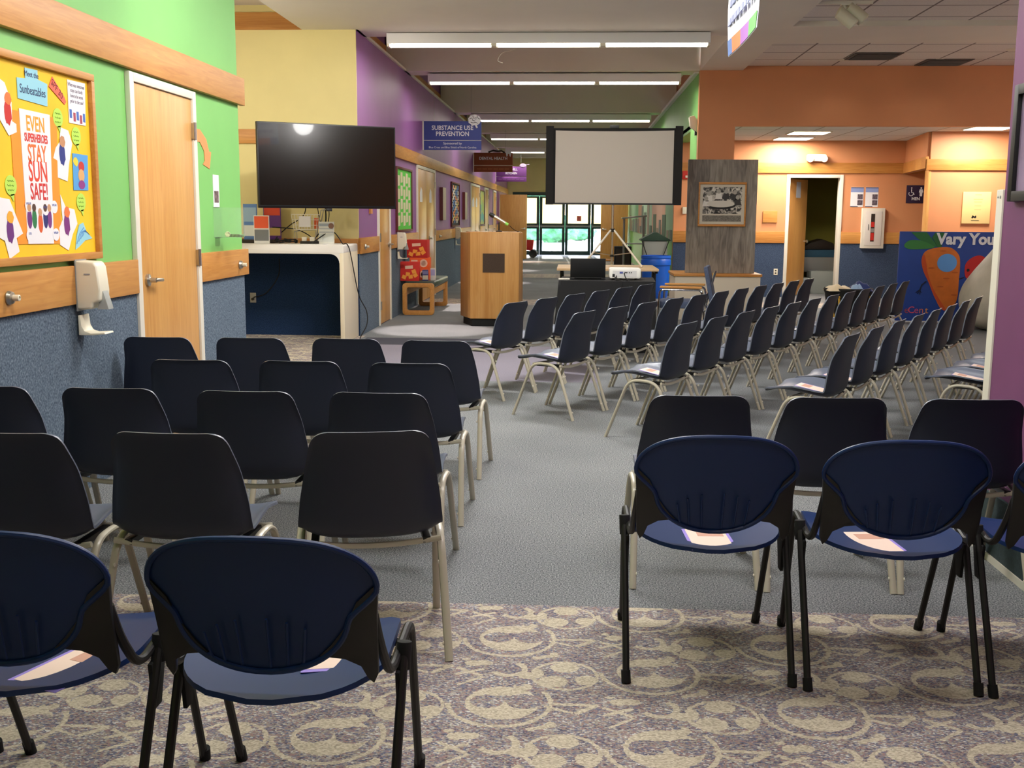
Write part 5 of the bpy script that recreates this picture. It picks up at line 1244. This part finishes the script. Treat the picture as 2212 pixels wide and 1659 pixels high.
MB().prism([(-.07, .09), (-.05, .13), (-.02, .11), (.0, .13), (.01, .10), (-.01, .08), (-.03, .095), (-.05, .08)], -.032, -.03, 'XZ').box(-.07, .05, -.032, -.03, .045, .052).build('dark_emblem', M['black'], cp, smooth=0)
ou = T('wall_outlet', 'small cream outlet on the dark wall left of the open restroom-side door', 'outlet', (3.56, 19.686, .45))
B(-.035, .035, -.006, 0, -.055, .055).build('cover_plate', M['cream'], ou, bevel=.002)
MB().box(-.014, .014, -.008, -.006, -.035, -.01).box(-.014, .014, -.008, -.006, .01, .035).build('sockets', M['dark'], ou, smooth=0)
fa = T('fire_alarm', 'red fire alarm with a white strobe on the orange wall beside the screen', 'alarm', (1.93, 19.7, 2.12))
B(-.07, .08, -.05, 0, -.05, .09).build('alarm_body', M['red'], fa, bevel=.004); lab(B(-.02, .07, -.06, -.05, -.03, .01).build('strobe', M['white'], fa, bevel=.003), 'white strobe')
tag(B(-.04, .04, -.03, 0, -.06, .06).build('wall_switch', M['cream'], loc=(1.92, 19.7, 1.52), bevel=.003), 'small white switch box on the orange wall left of the grey panel', 'switch')
gl = T('wall_lamp', 'small cream wall lamp high on the green column end', 'lamp', (1.73, 16.32, 2.72))
MB().prism([(0, -.10), (-.10, -.02), (-.12, .12), (-.05, .14), (0, .08)], -.05, .05, 'XZ').build('lamp_body', M['cream'], gl, bevel=.01)
MB().box(-.03, 0, -.03, .03, -.14, -.08).build('lamp_mount', M['black'], gl, bevel=.003)
tag(B(-.10, .10, -.022, -.02, 0, .28).build('door_notice', mat_once('notice_blue', (190, 200, 214)), None, loc=(3.974, 20.16, 1.76), rotz=R(56)), 'pale sheet taped to the open restroom-side door', 'notice')
# inside the small dark room
co = T('exam_cot', 'blue padded cot inside the dark room behind the open door', 'cot', (4.4, 21.6, 0))
lab(B(-.75, .85, -.35, .35, .66, .80).build('pad', mat_once('cot_blue', (44, 84, 110)), co, bevel=.02), 'blue pad')
lab(B(-.75, .85, -.34, .34, .38, .66).build('drawer_case', M['grey'], co, bevel=.004), 'grey drawer case')
for x in (-.7, .8): MB().box(x - .03, x + .03, -.3, .3, 0, .38).build('leg', M['black'], co)
pi_ = MB().prism([(-.3, 0), (.35, 0), (.33, .12), (.1, .2), (-.15, .12)], -.25, .25, 'XZ')
tag(pi_.build('pillow', M['dark'], loc=(4.62, 21.6, .802), bevel=.03), 'dark wedge pillow on the blue cot', 'pillow')
tag(B(-.22, .22, -.2, .2, 0, .30).build('storage_box', mat_once('box_grey', (130, 134, 130)), loc=(4.12, 20.7, 0), bevel=.006), 'grey storage box on the floor below the cot, left one', 'box', 'storage boxes in the small dark room')
tag(B(-.22, .22, -.2, .2, 0, .42).build('storage_box', mat_once('box_grey', (130, 134, 130)), loc=(4.62, 20.9, 0), bevel=.006), 'grey storage box on the floor below the cot, right one', 'box', 'storage boxes in the small dark room')

# ================================================================== MURAL, SCULPTURE, BIN
mu = T('mural_board', 'blue painted board with a giant carrot and the words Vary You', 'board', (5.1, 15.12, 0), R(-1))
B(-.72, .95, 0, .03, .02, 1.23).build('board', mat('mural_blue', (30, 66, 150), .6, noise=.06, nscale=6), mu, bevel=.002)
def mpoly(name, pts, c, d=0, m=None): return MB().prism(pts, -.004 - .002 * d, -.0005, 'XZ').build(name, m or C_('mu_%d_%d_%d' % c, c), mu, smooth=0)
def spl(pts, n=6): return [(p.x, p.y) for p in smoothpath([(a, b, 0) for a, b in pts], n, closed=True)]
_S = 1.0 / (2347 / 15.25) / 3.95       # photo crop pixels to metres on the board
def mp_(x, y): return ((x - 117) * _S - .72 + .0, 1.23 - (y - 873) * _S)
def P_(l): return [mp_(*p) for p in l]
mpoly('carrot_leaf', P_([(205, 878), (330, 878), (420, 985), (430, 1000), (350, 985), (260, 930)]), (44, 110, 62))
mpoly('carrot_leaf', spl(P_([(155, 985), (200, 945), (300, 950), (400, 1000), (300, 1015), (190, 1015)])), (58, 128, 66), 1)
mpoly('carrot_leaf', P_([(400, 880), (470, 880), (455, 1000), (425, 1000), (375, 920)]), (40, 100, 56), 1)
carrot = spl(P_([(302, 1100), (330, 1035), (410, 1005), (520, 1000), (590, 1050), (612, 1120), (612, 1250), (600, 1450), (500, 1515), (430, 1420), (370, 1290), (320, 1190)]))
mpoly('carrot_body', carrot, (206, 112, 42), 1, mat('carrot_orange', (208, 112, 40), .6, noise=.08, nscale=8))
mpoly('carrot_shadow', spl(P_([(302, 1100), (320, 1060), (340, 1130), (360, 1220), (410, 1340), (480, 1450), (520, 1510), (495, 1512), (430, 1420), (370, 1290), (320, 1190)])), (196, 78, 36), 2)
for x, y in ((470, 1030), (385, 1170), (575, 1205), (510, 1255), (465, 1323), (580, 1390)): mpoly('carrot_mark', [(mp_(x, y)[0] + .045 * math.cos(a), mp_(x, y)[1] + .010 * math.sin(a)) for a in [k / 10 * 2 * PI for k in range(10)]], (184, 92, 34), 2.5)
cx_, cz_ = mp_(507, 1127)
lab(MB().prism([(cx_ + .13 * math.cos(a / 30 * 2 * PI), cz_ + .122 * math.sin(a / 30 * 2 * PI)) for a in range(30)], -.012, -.0005, 'XZ').build('round_opening', mat_once('opening_blue', (96, 156, 226)), mu), 'light blue round opening in the carrot')
arm = MB(); arm.tube([(a, -.006, b) for a, b in P_([(350, 1280), (315, 1310), (300, 1360)])], .008, 6)
for e in ((270, 1375), (285, 1385), (305, 1390), (316, 1375)): arm.tube([(a, -.006, b) for a, b in P_([(298, 1352), e])], .005, 5)
arm.tube([(a, -.006, b) for a, b in P_([(612, 1258), (650, 1245)])], .008, 6)
arm.build('carrot_arms', C_('mu_navy', (20, 30, 60)), mu)
mpoly('red_shape', spl(P_([(655, 1210), (660, 1130), (720, 1075), (790, 1070), (860, 1140), (860, 1240), (760, 1290), (680, 1260)])), (190, 40, 40), 1)
mpoly('dark_eye', [(mp_(680, 1185)[0] + .02 * math.cos(a), mp_(680, 1185)[1] + .02 * math.sin(a)) for a in [k / 10 * 2 * PI for k in range(10)]], (30, 20, 24), 2.5)
text('Vary Your', .205, mat_once('letter_white', (226, 230, 240)), mu, (mp_(415, 0)[0], -.010, mp_(0, 935)[1]), RF, depth=.002, align='LEFT', bold=.008, sx=.97)
for ch, x, c in (('o', 165, (60, 60, 130)), ('e', 205, (150, 70, 90)), ('C', 243, (220, 80, 110)), ('e', 285, (190, 80, 120)), ('n', 325, (210, 110, 90)), ('t', 368, (220, 150, 90))):
    text(ch, .13, C_('lt_%d_%d' % (c[0], c[1]), c), mu, (mp_(x, 0)[0], -.004, mp_(0, 1520)[1]), RF, depth=.001)
sc_ = mat('painted_fibreglass', (176, 168, 152), .6, noise=.14, nscale=3)
prof = [(0, 0), (.28, .02), (.50, .12), (.60, .30), (.60, .46), (.52, .62), (.38, .82), (.24, 1.02), (.13, 1.16), (.05, 1.24), (0, 1.26)]
ob = MB().lathe([(p.x, p.y) for p in smoothpath([(a, b, 0) for a, b in prof], 5)], (0, 0, 0), 48)
ob.v = [(x + .22 * (z / 1.26), y, z * 1.16) for x, y, z in ob.v]
tag(ob.build('sculpture', sc_, loc=(5.44, 14.1, 0)), 'large smooth grey cone-shaped sculpture in front of the carrot board', 'sculpture')
bn = T('toy_bin', 'round black bin full of cloths behind the rows of chairs', 'bin', (3.50, 14.2, 0))
lab(MB().lathe([(0, .10), (.20, .10), (.25, .2), (.29, .45), (.31, .50), (.30, .52), (.27, .50), (.23, .22), (0, .20)], (0, 0, 0), 32).build('bin_bowl', M['mblack'], bn), 'black bowl')
for a in (-2.2, -2.55, -.6, 1.0, 2.2):
    x, y = .24 * math.cos(a), .24 * math.sin(a)
    lab(MB().tube([(x, y, 0), (x * 1.02, y * 1.02, .2), (x * 1.16, y * 1.16, .40)], [.02, .016, .013], 8).lathe([(0, -.02), (.02, 0), (0, .02)], (x * 1.18, y * 1.18, .415), 10).build('leg', mat_once('yellow_wood', (214, 168, 60)), bn), 'yellow wooden leg')
def cloth(name, c, loc, sx, sy, h, l, cat):
    rows_ = [[(sx * (u - .5), sy * (v - .5), h * (math.sin(u * PI) * math.sin(v * PI)) ** .45 * (.75 + .3 * math.sin(u * 8 + v * 5 + sx * 30) + .12 * math.sin(u * 19)) + .001) for u in [k / 14 for k in range(15)]] for v in [k / 10 for k in range(11)]]
    return tag(MB().grid(rows_).build(name, mat_once(name + '_m%d' % c[0], c), None, loc=loc, solid=.004), l, cat)
cloth('towel', (230, 212, 178), (3.36, 14.12, .49), .32, .36, .08, 'cream towel heaped at the left of the black bin', 'towel')
cloth('soft_bag', (32, 52, 110), (3.64, 14.15, .49), .26, .34, .11, 'dark blue soft bag with pale pattern at the right of the black bin', 'bag')
cloth('soft_bag', (150, 180, 214), (3.57, 14.05, .50), .14, .16, .09, 'pale blue patterned pouch between towel and blue bag in the bin', 'pouch')

# city mural on the right side of the hall
ml = T('city_mural', 'long striped mural of a city skyline on the right hall wall', 'mural', (1.745, 28, 0))
ys = [19.9, 21.6, 22.4, 25.4, 26.0, 29.2, 31.0, 32.5, 36.1]; cc_ = [(150, 190, 150), (214, 170, 140), (216, 176, 150), (168, 200, 168), (176, 206, 176), (206, 164, 130), (130, 196, 140), (150, 190, 150)]
for k in range(8): B(-.012, 0, ys[k] - 28, ys[k + 1] - 28, .96, 2.2).build('striped_panel', C_('mr_%d_%d' % (cc_[k][0], cc_[k][1]), cc_[k]), ml, smooth=0)
sk_ = random.Random(4)
y = 20.0
while y < 35:
    w_ = sk_.uniform(.35, .9); h_ = sk_.uniform(.15, .55)
    if 25.6 < y < 29: h_ += .35
    B(-.02, -.013, y - 28, y + w_ - 28, .98, .98 + h_).build('painted_tower', C_('tw%d' % (int(y * 7) % 3), [(84, 108, 84), (150, 140, 120), (110, 120, 110)][int(y * 7) % 3]), ml, smooth=0)
    y += w_ + sk_.uniform(.1, .5)

# ================================================================== NEAR CEILING THINGS, RIGHT WALL PICTURE
tk = T('track_light', 'cream twin-cylinder track spotlight hanging from the tile ceiling', 'light', (2.62, 11.4, 3.40))
lab(MB().box(-.5, .28, -.02, .02, .10, .13).build('track_rail', M['white'], tk, bevel=.003), 'white track rail')
MB().tube([(0, 0, .10), (.02, 0, .02)], .014, 8).tube([(.08, 0, .10), (.1, 0, .02)], .014, 8).box(-.03, .11, -.025, .025, .085, .10).build('stem', M['white'], tk)
CR = mat('cream_enamel', (206, 200, 176), .4)
MB().tube([(-.06, 0, .03), (-.05, 0, .025), (.10, -.02, -.10), (.105, -.02, -.105)], [.045, .062, .062, .055], 24).build('lamp_can', CR, tk)
MB().tube([(.04, .03, .08), (.05, .03, .075), (.20, .01, -.05), (.205, .01, -.055)], [.05, .068, .068, .06], 24).build('lamp_can', CR, tk)
bn_ = T('hanging_banner', 'white hanging banner with blue print and a coloured lower stripe', 'banner', (1.0, 7.0, 2.46))
nb = (1.0,)
rows_ = [[(.012 * math.sin(v * 6 + u * 3), -.58 + 1.16 * u, .0 + 1.0 * v) for u in [k / 12 for k in range(13)]] for v in [k / 10 for k in range(11)]]
MB().grid(rows_).build('banner_cloth', mat('banner_white', (220, 222, 236), .6), bn_, solid=.003)
for k, c in enumerate([(90, 170, 80), (90, 170, 80), (150, 90, 170), (150, 90, 170), (236, 120, 60), (236, 120, 60), (80, 110, 170)]):
    a = -.55 + k * .16; rw = [[(-.006 + .012 * math.sin(v * 6 + u * 3), a + .16 * uu, .0 + v) for uu in (0, .5, 1) for u in [(a + .58 + .16 * uu) / 1.16]] for v in (.004, .05, .10)]
    MB().grid(rw).build('coloured_stripe', C_('bs_%d_%d' % (c[0], c[1]), c), bn_, solid=.0015)
_r = random.Random(9)
for z in (.42, .31, .20):
    y = -.45; pr = MB()
    while y < .42:
        w_ = _r.uniform(.05, .13); pr.box(-.0225, -.0165, y, y + w_, z - .02, z + .02); y += w_ + .03
    pr.build('blue_print', C_('banner_ink', (150, 156, 190)), bn_, smooth=0)
gp = MB()
for k in range(5): gp.box(-.0225, -.0165, .10 + k * .09, .16 + k * .09, .60, 1.0)
gp.build('green_print', C_('banner_green', (160, 186, 160)), bn_, smooth=0)
for y in (-.55, .55): MB().tube([(0, y, 1.0), (0, y, 1.01)], .003, 5).build('hanging_cord', M['grey'], bn_)
fp = T('framed_picture', 'black framed picture on the purple partition at the right frame edge', 'picture', (1.74, 3.95, 1.47))
lab(MB().box(-.03, 0, -.55, -.51, 0, .45).box(-.03, 0, .51, .55, 0, .45).box(-.03, 0, -.51, .51, .41, .45).box(-.03, 0, -.51, .51, 0, .04).build('frame', M['black'], fp, bevel=.003), 'black frame')
B(-.012, 0, -.51, .51, .04, .41).build('picture_sheet', mat('lilac_print', (160, 140, 170), .25, noise=.2, nscale=3), fp, smooth=0)
